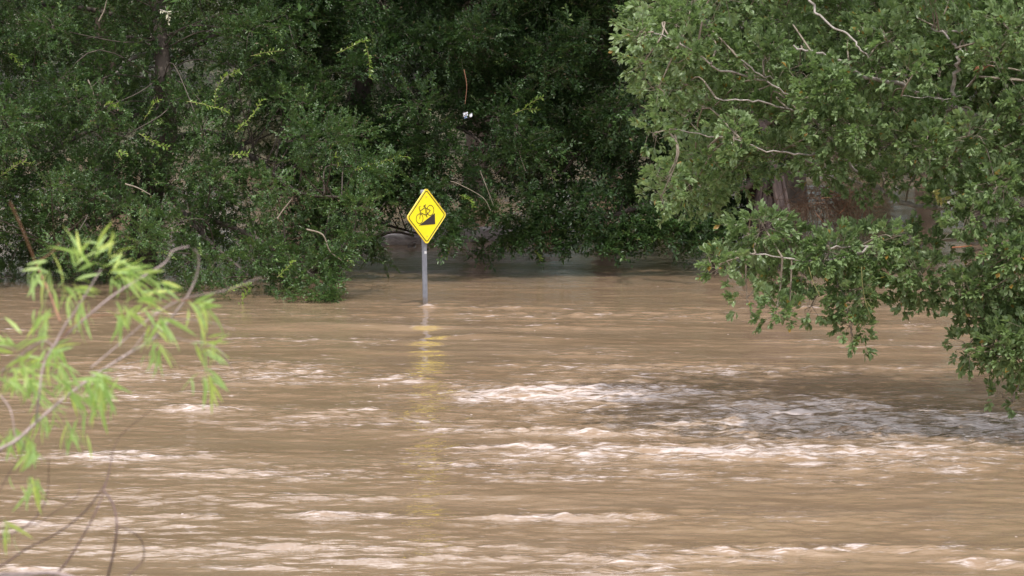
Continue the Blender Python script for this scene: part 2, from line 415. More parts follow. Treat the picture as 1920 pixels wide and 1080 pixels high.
def make_ground():
    xs = np.linspace(-420, 420, 85); ys = np.concatenate([np.linspace(-60, 30, 46), np.linspace(34, 96, 12), np.linspace(99, 140, 42), np.linspace(150, 620, 20)])
    X, Yg = np.meshgrid(xs, ys)
    near = np.interp(Yg, [-60, -2, 6, 13, 18, 24, 30], [4.2, 3.6, 3.0, 1.4, 0.2, -1.2, -2.2])
    far = np.interp(Yg, [96, 104, 112, 124, 160, 620], [-2.2, -0.4, 1.6, 3.4, 5.0, 9.0])
    z = np.where(Yg < 60, near, far)
    z += 0.25 * np.sin(X * 0.21 + Yg * 0.13) + 0.15 * np.sin(X * 0.53 - Yg * 0.31)
    V = np.stack([X, Yg, z], -1).reshape(-1, 3)
    nr, nc = X.shape; idx = np.arange(nr * nc).reshape(nr, nc)
    Fc = np.stack([idx[:-1, :-1], idx[:-1, 1:], idx[1:, 1:], idx[1:, :-1]], -1).reshape(-1, 4)
    tag(build('ground', V, Fc, M['earth'], smooth=True), kind='structure')
make_ground()

# ------------------------------------------------------------------ foliage machinery
def sprig(n, length, ll, lw, style, r):
    """Leaves along a short twig that runs along +X; returns V, F(tri), leaf index per vertex, leaf base fraction."""
    V = []; Fc = []; lid = []
    for i in range(n):
        t = (i + 0.6) / n
        if style == 'rosette': t = 0.45 + 0.55 * t ** 0.7
        ang = (1 if i % 2 else -1) * (0.85 + 0.6 * r.normal()) if style == 'spray' else r.uniform(0, 6.283)
        x = t * length
        droop = -0.12 * length * t * t
        if style == 'spray':
            d = np.array([math.cos(ang), math.sin(ang), 0.45 * r.normal() + 0.1])
        else:
            el = r.uniform(0.25, 1.15)
            d = np.array([math.cos(el) * 0.7 + 0.25, math.sin(el) * math.cos(ang), math.sin(el) * math.sin(ang)])
        if i == n - 1: d = np.array([1, 0.1 * r.normal(), 0.1 * r.normal()])
        d /= np.linalg.norm(d)
        upv = np.array([0.3 * r.normal() - (0.4 if style == 'rosette' else 0), 0.35 * r.normal(), 1.0])
        w = np.cross(upv, d); w /= np.linalg.norm(w)
        nn = np.cross(d, w)
        b = np.array([x, 0, droop]); l = ll * r.uniform(0.7, 1.15); ww = lw * r.uniform(0.8, 1.15)
        k = len(V)
        if style == 'spray':
            V += [b, b + d * l * .5 + w * ww * .5 + nn * ww * .18, b + d * l - nn * l * .06, b + d * l * .5 - w * ww * .5 + nn * ww * .18]
            Fc += [(k, k + 2, k + 1), (k, k + 3, k + 2)]; lid += [i] * 4
        else:
            V += [b, b + d * l * .62 + w * ww * .5 + nn * ww * .16, b + d * l - nn * l * .10, b + d * l * .62 - w * ww * .5 + nn * ww * .16]
            Fc += [(k, k + 2, k + 1), (k, k + 3, k + 2)]; lid += [i] * 4
    return np.array(V), np.array(Fc), np.array(lid)

def frames(axis, r, roll=0.5):
    """Rotation matrices that take +X to axis with +Z kept near up."""
    a = axis / (np.linalg.norm(axis, axis=1)[:, None] + 1e-9)
    up = np.tile(np.array([0, 0, 1.0]), (len(a), 1)) + roll * r.normal(size=a.shape)
    w = np.cross(up, a); w /= np.linalg.norm(w, axis=1)[:, None] + 1e-9
    n = np.cross(a, w)
    return np.stack([a, w, n], -1)          # columns

def scatter(variants, P, Rm, S, r, tint0=None):
    Vs, Fs, Ts = [], [], []
    which = r.integers(0, len(variants), len(P)); off = 0
    for vi, (V, Fc, lid) in enumerate(variants):
        sel = np.where(which == vi)[0]
        if not len(sel): continue
        W = np.einsum('nij,vj->nvi', Rm[sel], V) * S[sel][:, None, None] + P[sel][:, None, :]
        nl = lid.max() + 1
        tn = r.random((len(sel), nl)) * 0.55 + (tint0[sel][:, None] if tint0 is not None else 0.2)
        tn = np.where(r.random((len(sel), nl)) > 0.988, 1.0, np.clip(tn, 0, 0.97))
        Ts.append(tn[:, lid].ravel())
        Vs.append(W.reshape(-1, 3))
        Fs.append((Fc[None] + (np.arange(len(sel)) * len(V))[:, None, None] + off).reshape(-1, 3))
        off += len(sel) * len(V)
    return np.concatenate(Vs), np.concatenate(Fs), np.concatenate(Ts)

def inside(poly, x, y):
    p = np.asarray(poly, float); c = np.zeros(len(x), bool); j = len(p) - 1
    for i in range(len(p)):
        xi, yi = p[i]; xj, yj = p[j]
        c ^= ((yi > y) != (yj > y)) & (x < (xj - xi) * (y - yi) / (yj - yi + 1e-9) + xi)
        j = i
    return c

def poisson(poly, spacing, r, tries=9000, jit=None):
    p = np.asarray(poly, float)
    lo, hi = p.min(0), p.max(0)
    pts = []
    for _ in range(tries):
        q = lo + (hi - lo) * r.random(2)
        if not inside(poly, q[:1], q[1:])[0]: continue
        if pts:
            a = np.array(pts)
            if (((a - q) ** 2).sum(1) < spacing ** 2).any(): continue
        pts.append(q)
    return np.array(pts)

def lobes_in(poly, spacing, y0, y1, rad, r, hole=0.0, holes=(), slope=0.0, keep=None):
    """Crown lobes: centre, radius. Depth between y0 (bulging) and y1."""
    out = []
    for (x, y) in poisson(poly, spacing, r):
        nz = 0.5 + 0.26 * math.sin(x * 0.032 + 2.0 * math.sin(y * 0.019)) + 0.26 * math.sin(y * 0.043 + 1.6 * math.sin(x * 0.017) + 1)
        if r.random() < hole * (nz > 0.6): continue
        if any(((x - hx) / hr) ** 2 + ((y - hy) / hs) ** 2 < 1 for hx, hy, hr, hs in holes) and r.random() < 0.92: continue
        Yd = y0 + (y1 - y0) * np.clip(nz + 0.16 * r.normal(), 0, 1) + slope * (540 - y) / 100.0
        c = at(x, y, Yd)
        out.append((c[0], c[1], c[2], rad * r.uniform(0.65, 1.25)))
    return np.array(out)

def sprigs_on(lobes, per, r, squash=0.75, upb=0.25, droop=0.0, smin=0.8, smax=1.2, front=0.25, zmin=0.03):
    """Positions, frames and scales for sprigs standing on the lobes."""
    n = np.maximum((per * (lobes[:, 3] / lobes[:, 3].mean()) ** 2), 3).astype(int)
    li = np.repeat(np.arange(len(lobes)), n)
    d = r.normal(size=(len(li), 3)); d[:, 2] += upb; d[:, 1] -= front
    d /= np.linalg.norm(d, axis=1)[:, None]
    # uneven radius: long sprays here and there
    ph = r.random((len(lobes), 3)) * 6.28
    un = 1 + 0.28 * np.sin(3 * d[:, 0] * 2 + ph[li, 0]) + 0.22 * np.sin(5 * d[:, 2] + ph[li, 1])
    rr = lobes[li, 3] * un * (0.35 + 0.65 * r.random(len(li)) ** 0.6)
    long = r.random(len(li)) < 0.07
    rr = np.where(long, rr * 1.35, rr)
    P = lobes[li, :3] + d * rr[:, None] * np.array([1, 1, squash])
    ax = d + 0.45 * r.normal(size=d.shape); ax[:, 2] += 0.15 - droop
    Rm = frames(ax, r, 0.35)
    S = r.uniform(smin, smax, len(li))
    ok = P[:, 2] > zmin
    # brighter new growth at the tips of the lobes
    t0 = 0.10 + 0.18 * (rr / lobes[li, 3]) * (0.5 + 0.5 * r.random(len(li)))
    t0 += 0.10 * np.sin(li * 12.9898)
    t0 += 0.42 * (r.random(len(li)) < 0.05) * (rr > 0.75 * lobes[li, 3])
    return P[ok], Rm[ok], S[ok], t0[ok], li[ok]

def twig_prisms(P, Rm, S, length, rad):
    """A three-sided little stem for each sprig."""
    k = len(P)
    ang = np.array([0, 2.094, 4.189])
    ring = np.stack([np.zeros(3), np.cos(ang), np.sin(ang)], -1) * rad
    loc = np.concatenate([ring + np.array([-0.25 * length, 0, 0]), ring * 0.4 + np.array([length, 0, -0.1 * length])])
    W = np.einsum('nij,vj->nvi', Rm, loc) * S[:, None, None] + P[:, None, :]
    q = np.array([[0, 1, 4, 3], [1, 2, 5, 4], [2, 0, 3, 5]])
    Fc = (q[None] + (np.arange(k) * 6)[:, None, None]).reshape(-1, 4)
    return W.reshape(-1, 3), Fc

def wood(lobes, nodes, r, twigs=5, br=(0.022, 0.010), tr=(0.008, 0.003), curve=0.25):
    """Branches from the nearest limb node to each lobe, twigs fanning out inside the lobe."""
    bag = Bag(); nodes = np.asarray(nodes)
    for l in lobes:
        c = l[:3]
        dist = np.linalg.norm((nodes - c) * np.array([1, 0.6, 1]), axis=1)
        j = np.argsort(dist)[r.integers(0, min(3, len(dist)))]
        a = nodes[j]
        mid = (a + c) / 2 + r.normal(size=3) * curve * np.linalg.norm(c - a) * 0.4 + np.array([0, 0, 0.10 * np.linalg.norm(c - a)])
        tube(bag, spline([a, mid, c], 4), br, 4)
        for _ in range(twigs):
            d = r.normal(size=3); d[2] += 0.3; d[1] -= 0.3; d /= np.linalg.norm(d)
            e = c + d * l[3] * r.uniform(0.7, 1.15)
            m2 = (c + e) / 2 + r.normal(size=3) * l[3] * 0.18
            tube(bag, np.array([c, m2, e]), tr, 3)
    return bag

def px_line(pts, sub=5):
    """pts: (px x, px y, distance) list to a smooth world polyline."""
    return spline([at(*p) for p in pts], sub)

# ------------------------------------------------------------------ tree on the left: small dark leaves, sweeps down into the water
def crown(name, parent, mat, lobes, per, variants, r, tw=None, **kw):
    P, Rm, S, t0, li = sprigs_on(lobes, per, r, **kw)
    V, Fc, T = scatter(variants, P, Rm, S, r, t0)
    o = build(name, V, Fc, mat, parent, attrs={'tint': T}, kind='stuff')
    if tw:
        W, Q = twig_prisms(P[::4], Rm[::4], S[::4], tw[0], tw[1])
        build('twigs', W, Q, tw[2], parent, kind='stuff')
    return len(Fc)

rA = np.random.default_rng(21)
varA = [sprig(int(rA.integers(13, 19)), 0.22, 0.054, 0.028, 'spray', rA) for _ in range(8)]
varBig = [sprig(12, 0.75, 0.20, 0.085, 'spray', rA) for _ in range(5)]
tris = 0
polyA = [(-260, -60), (520, -60), (560, 60), (600, 150), (630, 230), (700, 290), (735, 315), (700, 350), (660, 400), (620, 450), (590, 490), (600, 552),
         (470, 562), (340, 558), (240, 535), (150, 490), (80, 455), (0, 430), (-260, 460)]
baseA = at(250, 540, 65.5)
treeA = empty('overhanging_tree', (baseA[0], baseA[1], -1.2), 'dense dark small-leaved tree at the left whose branches sweep down into the flood water', 'tree', 'flooded trees standing in the river')
bag = Bag()
trunkA = spline([(baseA[0], 66.5, -2.2), at(270, 420, 66.4), at(312, 260, 66.0), at(306, 165, 65.3), at(303, 95, 65.3), at(292, -60, 65.8), at(270, -400, 66)], 5)
tube(bag, trunkA, [0.30, 0.24, 0.16, 0.13, 0.10, 0.08], 9, 0.03); build_bag('trunk', bag, M['bark_dark'], treeA)
nodesA = list(trunkA[4:])
for pts in ([(303, 110, 65.5), (265, 102, 65.2), (238, 118, 64.9), (205, 150, 64.6)],
            [(306, 165, 65.6), (270, 210, 64.8), (180, 240, 64.2), (60, 300, 63.8), (-60, 360, 63.5)],
            [(306, 120, 65.5), (420, 60, 64.8), (540, 40, 64.9)],
            [(312, 260, 66.0), (400, 250, 64.8), (480, 300, 63.8), (560, 360, 62.8), (640, 370, 62.2)],
            [(300, 330, 66.0), (330, 380, 64.3), (390, 450, 62.6), (470, 520, 61.6)],
            [(290, 360, 66.2), (220, 400, 64.4), (150, 430, 63.2), (90, 470, 62.8)],
            [(300, 60, 65.5), (180, 20, 65.0), (60, 10, 64.5), (-80, 40, 64.2)],
            [(330, 400, 66.0), (420, 420, 63.8), (520, 470, 62.0), (590, 520, 61.2)],
            [(295, -100, 65.8), (420, -220, 65), (560, -330, 64)],
            [(295, -100, 65.8), (160, -240, 65), (20, -330, 64.5)]):
    ln = px_line([(x, y, Y + 0.5 + 0.55 * max(0, 540 - y) / 100) for x, y, Y in pts]); b = Bag(); tube(b, ln, [0.055, 0.04, 0.02], 6, 0.03)
    build_bag('limb', b, M['bark_grey'] if pts[-1][:2] == (205, 150) else M['bark_dark'], treeA); nodesA += list(ln)
holesA = [(60, 500, 75, 38), (20, 480, 60, 40), (505, 250, 34, 42), (495, 330, 30, 25), (255, 140, 45, 36), (310, 130, 22, 40), (140, 215, 45, 20), (400, 115, 40, 25), (600, 395, 32, 22), (530, 420, 22, 12), (180, 30, 60, 20)]
lobA = np.vstack([lobes_in(polyA, 40, 60.6, 64.6, 0.34, rA, 0.25, holesA, 0.6), lobes_in(polyA, 62, 64.5, 67.5, 0.45, rA, 0.1, holesA, 0.5), lobes_in([(-260, 430), (90, 440), (170, 500), (150, 520), (60, 522), (-260, 525)], 42, 64.6, 66.5, 0.36, rA)])
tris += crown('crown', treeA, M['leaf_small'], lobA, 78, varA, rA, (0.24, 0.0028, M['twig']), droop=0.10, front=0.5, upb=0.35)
def small_lobes(lst): return np.array([[*at(x, y, Y), k] for x, y, Y, k in lst])
hA = small_lobes([(618, 490, 61, .16), (612, 530, 60.8, .16), (625, 560, 60.6, .12), (600, 560, 60.6, .16), (560, 568, 60.5, .16), (640, 470, 61, .14), (655, 440, 61.3, .15), (640, 500, 61, .1), (520, 572, 60.4, .12), (440, 572, 60.4, .14), (735, 300, 62.5, .12), (690, 330, 62, .2), (715, 345, 62, .12)])
tris += crown('lower_sprays', treeA, M['leaf_small'], hA, 34, varA, rA, droop=0.4)
topA = np.array([[rA.uniform(-12, -3.5), rA.uniform(64.5, 72), rA.uniform(5.6, 9.5), rA.uniform(0.8, 1.2)] for _ in range(110)])
tris += crown('upper_crown', treeA, M['leaf_small'], topA, 22, varBig, rA, smin=0.7, smax=1.1)
build_bag('branches', wood(lobA, nodesA, rA, 3, (.014, .007), (.006, .0025)), M['bark_dark'], treeA, kind='stuff')

# ------------------------------------------------------------------ middle tree
rB = np.random.default_rng(33)
varB = [sprig(int(rB.integers(13, 18)), 0.24, 0.064, 0.031, 'spray', rB) for _ in range(8)]
baseB = at(600, 500, 68.5)
treeB = empty('overhanging_tree', (baseB[0], baseB[1], -1.2), 'dark bushy tree directly behind the yellow sign, with sprays hanging over the sign', 'tree', 'flooded trees standing in the river')
trunkB = spline([(baseB[0], 69, -2.2), at(610, 420, 69), at(640, 300, 68.6), at(680, 160, 68.2), at(720, 20, 68), at(760, -200, 68), at(780, -380, 68)], 5)
bag = Bag(); tube(bag, trunkB, [0.32, 0.26, 0.2, 0.14, 0.1], 9, 0.03); build_bag('trunk', bag, M['bark_dark'], treeB)
nodesB = list(trunkB[4:])
for pts in ([(650, 280, 68.5), (720, 250, 67), (800, 230, 66), (880, 250, 65.4), (960, 330, 65)],
            [(640, 320, 68.6), (700, 330, 67), (760, 350, 66), (850, 400, 65.4)],
            [(690, 120, 68.2), (790, 90, 67), (900, 90, 66.4), (1000, 150, 66)],
            [(700, 80, 68), (620, 30, 67), (560, 20, 66)],
            [(720, 0, 68), (860, -40, 67), (1010, -30, 66.5)],
            [(620, 380, 69), (660, 400, 67.4), (720, 420, 66.4), (790, 440, 66)],
            [(760, -200, 68), (900, -260, 67), (1040, -300, 66.5)]):
    ln = px_line([(x, y, Y + 0.6 + 0.2 * max(0, 540 - y) / 100) for x, y, Y in pts]); b = Bag(); tube(b, ln, [0.05, 0.035, 0.015], 6, 0.03)
    build_bag('limb', b, M['bark_dark'], treeB); nodesB += list(ln)
polyB = [(500, -60), (1080, -60), (1110, 30), (1060, 130), (985, 190), (975, 290), (995, 350), (940, 375), (880, 385), (850, 425), (820, 425), (800, 395),
         (740, 395), (690, 440), (640, 450), (600, 420), (560, 330), (520, 200)]
holesB = [(770, 290, 30, 36), (905, 345, 26, 30), (1030, 190, 30, 40), (705, 170, 30, 20), (590, 110, 30, 18), (640, 395, 40, 18), (725, 405, 22, 14), (880, 30, 40, 16), (800, 300, 25, 30)]
lobB = np.vstack([lobes_in(polyB, 38, 64.2, 67.2, 0.35, rB, 0.30, holesB, 0.32), lobes_in([(500, -60), (1080, -60), (1040, 150), (980, 330), (760, 350), (640, 340), (520, 200)], 60, 67.2, 69.5, 0.48, rB, 0.1, [], 0.1)])
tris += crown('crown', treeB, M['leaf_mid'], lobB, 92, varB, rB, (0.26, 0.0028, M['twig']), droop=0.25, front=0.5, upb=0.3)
hB = small_lobes([(845, 440, 64.6, .16), (838, 462, 64.6, .09), (860, 420, 64.8, .16), (705, 470, 65, .10), (722, 492, 65, .06), (690, 450, 65, .14), (985, 370, 65, .12), (1005, 358, 65, .10), (925, 395, 65, .14), (905, 380, 65, .14), (880, 400, 65, .1), (1000, 200, 66, .16), (780, 345, 64.6, .12), (820, 360, 64.6, .16)])
tris += crown('lower_sprays', treeB, M['leaf_mid'], hB, 30, varB, rB, droop=0.5)
topB = np.array([[rB.uniform(-4.5, 1.5), rB.uniform(67.5, 75), rB.uniform(5.6, 10), rB.uniform(0.8, 1.3)] for _ in range(120)])
tris += crown('upper_crown', treeB, M['leaf_mid'], topB, 22, varBig, rB, smin=0.7, smax=1.1)
build_bag('branches', wood(lobB, nodesB, rB, 3, (.014, .007), (.006, .0025)), M['bark_dark'], treeB, kind='stuff')

# ------------------------------------------------------------------ tree with the fluted trunk (between the sign and the right tree)
rC = np.random.default_rng(45)
varC = [sprig(int(rC.integers(12, 16)), 0.27, 0.085, 0.037, 'spray', rC) for _ in range(8)]
baseC = at(1442, 520, 67)
treeC = empty('fluted_trunk_tree', (baseC[0], baseC[1], -1.2), 'shaded tree with a thick fluted trunk, dark canopy hanging low right of the sign', 'tree', 'flooded trees standing in the river')
def flC(a, t): return 1 + 0.16 * np.cos(5 * a + 2.2 * t) + 0.10 * np.cos(8 * a - 1.5 * t + 1) + 0.25 * (1 - t) ** 3 * np.cos(3 * a + .6)
trunkC = spline([(baseC[0], 67.2, -2.5), at(1440, 440, 67.2), at(1436, 370, 67.3), at(1425, 300, 67.5), at(1390, 180, 68), at(1330, 20, 68.5), at(1280, -200, 69)], 8)
bag = Bag(); tube(bag, trunkC, [0.45, 0.31, 0.27, 0.25, 0.24, 0.2, 0.15], 30, 0.01, flC); build_bag('trunk', bag, M['bark_flute'], treeC)
for pts, r0 in (([(1411, 480, 66.8), (1415, 420, 66.75), (1425, 350, 66.9), (1432, 280, 67.1)], .06), ([(1464, 490, 66.8), (1462, 420, 66.8), (1452, 350, 66.95), (1444, 290, 67.1)], .05), ([(1444, 500, 66.7), (1440, 430, 66.72), (1433, 370, 66.85), (1437, 300, 67.05)], .045),
                ([(1482, 480, 66.9), (1477, 440, 66.8), (1478, 400, 66.8), (1466, 330, 67)], .045)):
    b = Bag(); tube(b, px_line(pts), [r0 * 1.2, r0, r0 * .7], 7, 0.08); build_bag('aerial_root', b, M['bark_flute'], treeC)
nodesC = list(trunkC[16:])
for pts in ([(1400, 220, 67.8), (1320, 190, 67.4), (1220, 200, 67.2), (1120, 250, 67.2), (1050, 330, 67.3)],
            [(1420, 300, 67.5), (1330, 330, 67.0), (1250, 370, 66.8), (1160, 400, 66.8), (1080, 430, 66.8)],
            [(1430, 330, 67.4), (1390, 350, 66.8), (1340, 345, 66.6), (1290, 400, 66.4), (1240, 440, 66.2)],
            [(1350, 60, 68.3), (1240, 60, 68), (1130, 90, 68), (1040, 130, 68)],
            [(1300, -120, 69), (1160, -160, 69), (1020, -200, 69)],
            [(1410, 240, 67.7), (1500, 200, 68), (1620, 190, 68.5), (1740, 220, 69)]):
    ln = px_line(pts); b = Bag(); tube(b, ln, [0.10, 0.06, 0.02], 7, 0.03)
    build_bag('limb', b, M['bark_dark'], treeC); nodesC += list(ln)
polyC = [(1000, -60), (1400, -60), (1420, 120), (1400, 300), (1330, 330), (1260, 350), (1250, 385), (1320, 415), (1240, 425), (1190, 435), (1120, 440), (1060, 405), (1000, 410),
         (955, 410), (945, 370), (985, 330), (960, 220), (1010, 130)]
holesC = [(1180, 300, 22, 22), (1060, 395, 22, 14), (1280, 280, 30, 45), (1230, 200, 40, 24), (1120, 120, 40, 16)]
lobC = np.vstack([lobes_in(polyC, 42, 65.6, 68.4, 0.38, rC, 0.3, holesC, 0.1), lobes_in([(1000, -60), (1800, -60), (1800, 260), (1400, 280), (1250, 340), (1010, 330), (980, 220)], 62, 68.5, 72, 0.55, rC, 0.1, [], 0.1)])
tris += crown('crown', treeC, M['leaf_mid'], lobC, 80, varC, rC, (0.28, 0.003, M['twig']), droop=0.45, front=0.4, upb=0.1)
hC = small_lobes([(958, 449, 65.5, .13), (1000, 434, 65.6, .16), (1045, 444, 65.7, .12), (1095, 424, 65.8, .15), (1130, 448, 65.7, .11), (1180, 448, 65.7, .12), (1225, 439, 65.8, .12), (1265, 429, 65.8, .16), (1300, 424, 65.9, .16), (1330, 429, 65.9, .12), (1345, 414, 66, .12), (1372, 365, 68.3, .2), (1380, 395, 68.3, .2), (1376, 425, 68.2, .18), (950, 414, 65.6, .14), (1030, 404, 65.8, .16), (1160, 434, 65.8, .16), (1215, 404, 65.9, .18)])
hC = np.vstack([hC, small_lobes([(x, 452 + 14 * math.sin(x * .05), 65.8 + .3 * math.sin(x), .08 + .04 * abs(math.sin(x * .31))) for x in (905, 950, 985, 1012, 1062, 1110, 1142, 1175, 1212, 1248, 1285, 1318, 1345)])])
tris += crown('lower_sprays', treeC, M['leaf_mid'], hC, 30, varC, rC, droop=0.6)
topC = np.array([[rC.uniform(-1.5, 9), rC.uniform(63, 78), rC.uniform(5.6, 11), rC.uniform(0.9, 1.4)] for _ in range(210)])
tris += crown('upper_crown', treeC, M['leaf_mid'], topC, 24, varBig, rC, smin=0.8, smax=1.2)
build_bag('branches', wood(lobC, nodesC, rC, 3, (.014, .007), (.006, .0025)), M['bark_dark'], treeC, kind='stuff')

# ------------------------------------------------------------------ nearer tree on the right: broad leaves, pale grey limbs
rD = np.random.default_rng(57)
varD = [sprig(int(rD.integers(8, 13)), 0.15, 0.080, 0.042, 'rosette', rD) for _ in range(10)]
baseD = at(2130, 700, 46.5)
treeD = empty('spreading_tree', (baseD[0], baseD[1], -1.2), 'nearer spreading tree with lighter broad leaves and pale grey limbs over the water', 'tree', 'flooded trees standing in the river')
trunkD = spline([(baseD[0], 47, -2.5), at(2120, 620, 47), at(2090, 400, 46.8), at(2060, 200, 46.6), at(2020, 0, 46.5), at(1980, -200, 46.5)], 6)
bag = Bag(); tube(bag, trunkD, [0.34, 0.26, 0.2, 0.16, 0.1], 12, 0.03); build_bag('trunk', bag, M['bark_grey'], treeD)
nodesD = list(trunkD[6:])
limbsD = [
    ([(2088, 400, 46.7), (1950, 395, 46.2), (1850, 370, 45.8), (1770, 385, 45.5), (1722, 388, 45.3), (1690, 378, 45.2), (1655, 358, 45.0), (1612, 328, 44.8), (1580, 293, 44.5), (1552, 255, 44.3), (1520, 215, 44.2), (1480, 180, 44.0), (1440, 150, 43.8)], .062, .012),
    ([(1580, 293, 44.5), (1548, 286, 44.2), (1510, 290, 44.0), (1470, 286, 43.9), (1428, 280, 43.7), (1390, 262, 43.5)], .024, .008),
    ([(1655, 358, 45.0), (1620, 345, 44.8), (1570, 325, 44.6), (1530, 308, 44.4), (1495, 296, 44.2)], .03, .014),
    ([(1590, 300, 44.5), (1572, 262, 44.1), (1560, 240, 43.9)], .014, .007),
    ([(1505, -30, 44.5), (1522, 10, 44.3), (1548, 42, 44.1), (1590, 66, 43.9), (1612, 90, 43.8), (1636, 112, 43.8)], .022, .012),
    ([(1487, 90, 43.4), (1522, 98, 43.4), (1560, 108, 43.5), (1592, 126, 43.6), (1622, 145, 43.7), (1655, 150, 43.9), (1690, 160, 44.2), (1760, 190, 44.8), (1900, 240, 45.6), (2065, 260, 46.6)], .014, .05),
    ([(2040, 60, 46.5), (1960, 15, 45.6), (1915, 35, 45.0), (1880, 45, 44.7), (1850, 50, 44.5), (1800, 58, 44.4), (1772, 62, 44.3)], .045, .014),
    ([(1748, 52, 44.2), (1772, 64, 44.2), (1788, 82, 44.2), (1798, 98, 44.2), (1794, 118, 44.2), (1789, 150, 44.3), (1786, 190, 44.4), (1774, 220, 44.5), (1800, 300, 45.0), (1860, 370, 45.8)], .014, .05),
    ([(2095, 470, 46.8), (1960, 470, 46.0), (1850, 455, 45.4), (1760, 450, 44.8), (1690, 472, 44.2), (1640, 460, 43.6), (1600, 464, 43.0), (1558, 466, 42.6)], .035, .012),
    ([(1640, 462, 43.4), (1590, 480, 43.1), (1520, 490, 42.9), (1450, 480, 42.8), (1385, 470, 42.7)], .022, .008),
    ([(1560, 466, 43.2), (1570, 520, 43.0), (1590, 580, 42.9), (1596, 625, 42.9)], .012, .005),
    ([(1960, 470, 45.6), (1925, 540, 44.4), (1918, 620, 43.6), (1921, 690, 43.3), (1908, 722, 43.2), (1896, 752, 43.2)], .030, .011),
    ([(1918, 640, 43.5), (1880, 620, 43.3), (1850, 590, 43.2), (1820, 540, 43.1)], .012, .006),
    ([(1860, 100, 45.0), (1800, 178, 44.5), (1740, 182, 44.0), (1690, 180, 43.8)], .010, .006),
    ([(1344, 186, 43.2), (1388, 188, 43.2), (1440, 195, 43.4), (1520, 215, 44.0)], .010, .016),
    ([(1390, 112, 43.4), (1416, 132, 43.4), (1450, 150, 43.6)], .010, .014),
    ([(1225, 60, 43.0), (1290, 90, 43.1), (1350, 130, 43.3), (1440, 150, 43.8)], .008, .018),
    ([(1250, 240, 43.2), (1310, 250, 43.2), (1390, 262, 43.5)], .007, .012),
    ([(2040, 60, 46.5), (1900, -80, 45.5), (1700, -120, 44.8), (1505, -30, 44.5)], .06, .034),
]
for li_, (pts, r0, r1) in enumerate(limbsD):
    if li_ in (0, 1, 2, 4, 7, 13): pts = [(x, y, Y - (0.7 if (Y < 45.9 and x < 1900) else 0.0)) for x, y, Y in pts]
    ln = px_line(pts, 4); b = Bag(); tube(b, ln + rD.normal(size=ln.shape) * 0.012, [r0 * .72, (r0 + r1) * .33, r1 * .7], 7, 0.06)
    build_bag('limb', b, M['bark_grey'], treeD); nodesD += list(ln)
polyD1 = [(1300, -60), (1228, 40), (1228, 95), (1275, 170), (1275, 225), (1295, 290), (1280, 355), (1300, 365), (1330, 345), (1370, 325), (1450, 312), (1530, 330), (1600, 300), (1700, 310), (1720, 345), (1800, 350),
          (2200, 360), (2200, -60)]
polyD2 = [(1395, 490), (1420, 420), (1450, 450), (1540, 460), (1620, 465), (1700, 420), (1780, 360), (1860, 330), (2200, 340), (2200, 760), (1960, 690), (1880, 660), (1830, 620), (1815, 560), (1790, 500), (1720, 545), (1670, 520),
          (1640, 500), (1610, 560), (1540, 540), (1490, 560), (1440, 560), (1420, 520)]
holesD = [(1730, 320, 50, 24), (1700, 350, 45, 18), (1460, 400, 40, 26), (1330, 250, 22, 18), (1590, 345, 30, 20), (1440, 320, 30, 20), (1700, 498, 26, 14), (1660, 520, 26, 60), (1760, 500, 26, 20), (1735, 430, 24, 14), (1340, 420, 40, 20), (1820, 590, 20, 30), (1500, 500, 16, 16), (1785, 92, 16, 30), (1730, 100, 24, 14), (1800, 480, 24, 20)]
lobD1 = lobes_in(polyD1, 50, 42.3, 45.8, 0.26, rD, 0.12, holesD, 0.12)
lobD1b = lobes_in(polyD1, 80, 45.6, 47.2, 0.36, rD, 0.05, holesD, 0.1)
lobD2 = lobes_in(polyD2, 44, 42.5, 44.6, 0.21, rD, 0.05, holesD, 0.05)
hang = []
for (x, y, Y, k) in [(1590, 585, 42.9, .13), (1592, 612, 42.9, .12), (1600, 632, 42.9, .08), (1600, 560, 42.9, .16), (1455, 585, 42.8, .13), (1520, 575, 42.9, .12), (1480, 590, 42.8, .09), (1830, 600, 43.1, .16), (1815, 650, 43.1, .14), (1860, 670, 43.2, .15),
                    (1885, 700, 43.2, .12), (1905, 670, 43.2, .14), (1880, 745, 43.2, .07), (1900, 754, 43.2, .05), (1870, 560, 43.2, .2), (1890, 620, 43.2, .18), (1810, 560, 43.1, .15), (1345, 500, 42.7, .10), (1362, 490, 42.7, .13), (1700, 560, 43.4, .11), (1740, 560, 43.3, .12), (1400, 560, 42.8, .12),
                    (1545, 330, 43.9, .14), (1610, 350, 44.0, .14), (1665, 335, 44.2, .15), (1720, 320, 44.4, .14), (1240, 370, 43, .12), (1250, 335, 43, .14), (1200, 60, 43, .12), (1205, 120, 43, .10), (1235, 165, 43, .1), (1225, 250, 43, .1)]:
    c = at(x, y, Y); hang.append((c[0], c[1], c[2], k))
lobD3 = np.array(hang)
lobD = np.vstack([lobD1, lobD1b, lobD2, lobD3])
P1 = sprigs_on(np.vstack([lobD1, lobD1b]), 80, rD, front=0.5, upb=0.4)
P2 = sprigs_on(np.vstack([lobD2, lobD3]), 46, rD, front=0.35, upb=0.2, droop=0.15)
P, Rm, S, t0 = (np.concatenate([P1[i], P2[i]]) for i in range(4))
V, Fc, T = scatter(varD, P, Rm, S, rD, t0)
tris += len(Fc)
build('crown', V, Fc, M['leaf_broad'], treeD, attrs={'tint': T}, kind='stuff')
W, Q = twig_prisms(P[::3], Rm[::3], S[::3], 0.15, 0.0035); build('twigs', W, Q, M['twig'], treeD, kind='stuff')
topD = np.array([[rD.uniform(2.6, 9), rD.uniform(43.5, 47.5), rD.uniform(5.6, 8.6), rD.uniform(0.7, 1.1)] for _ in range(60)])
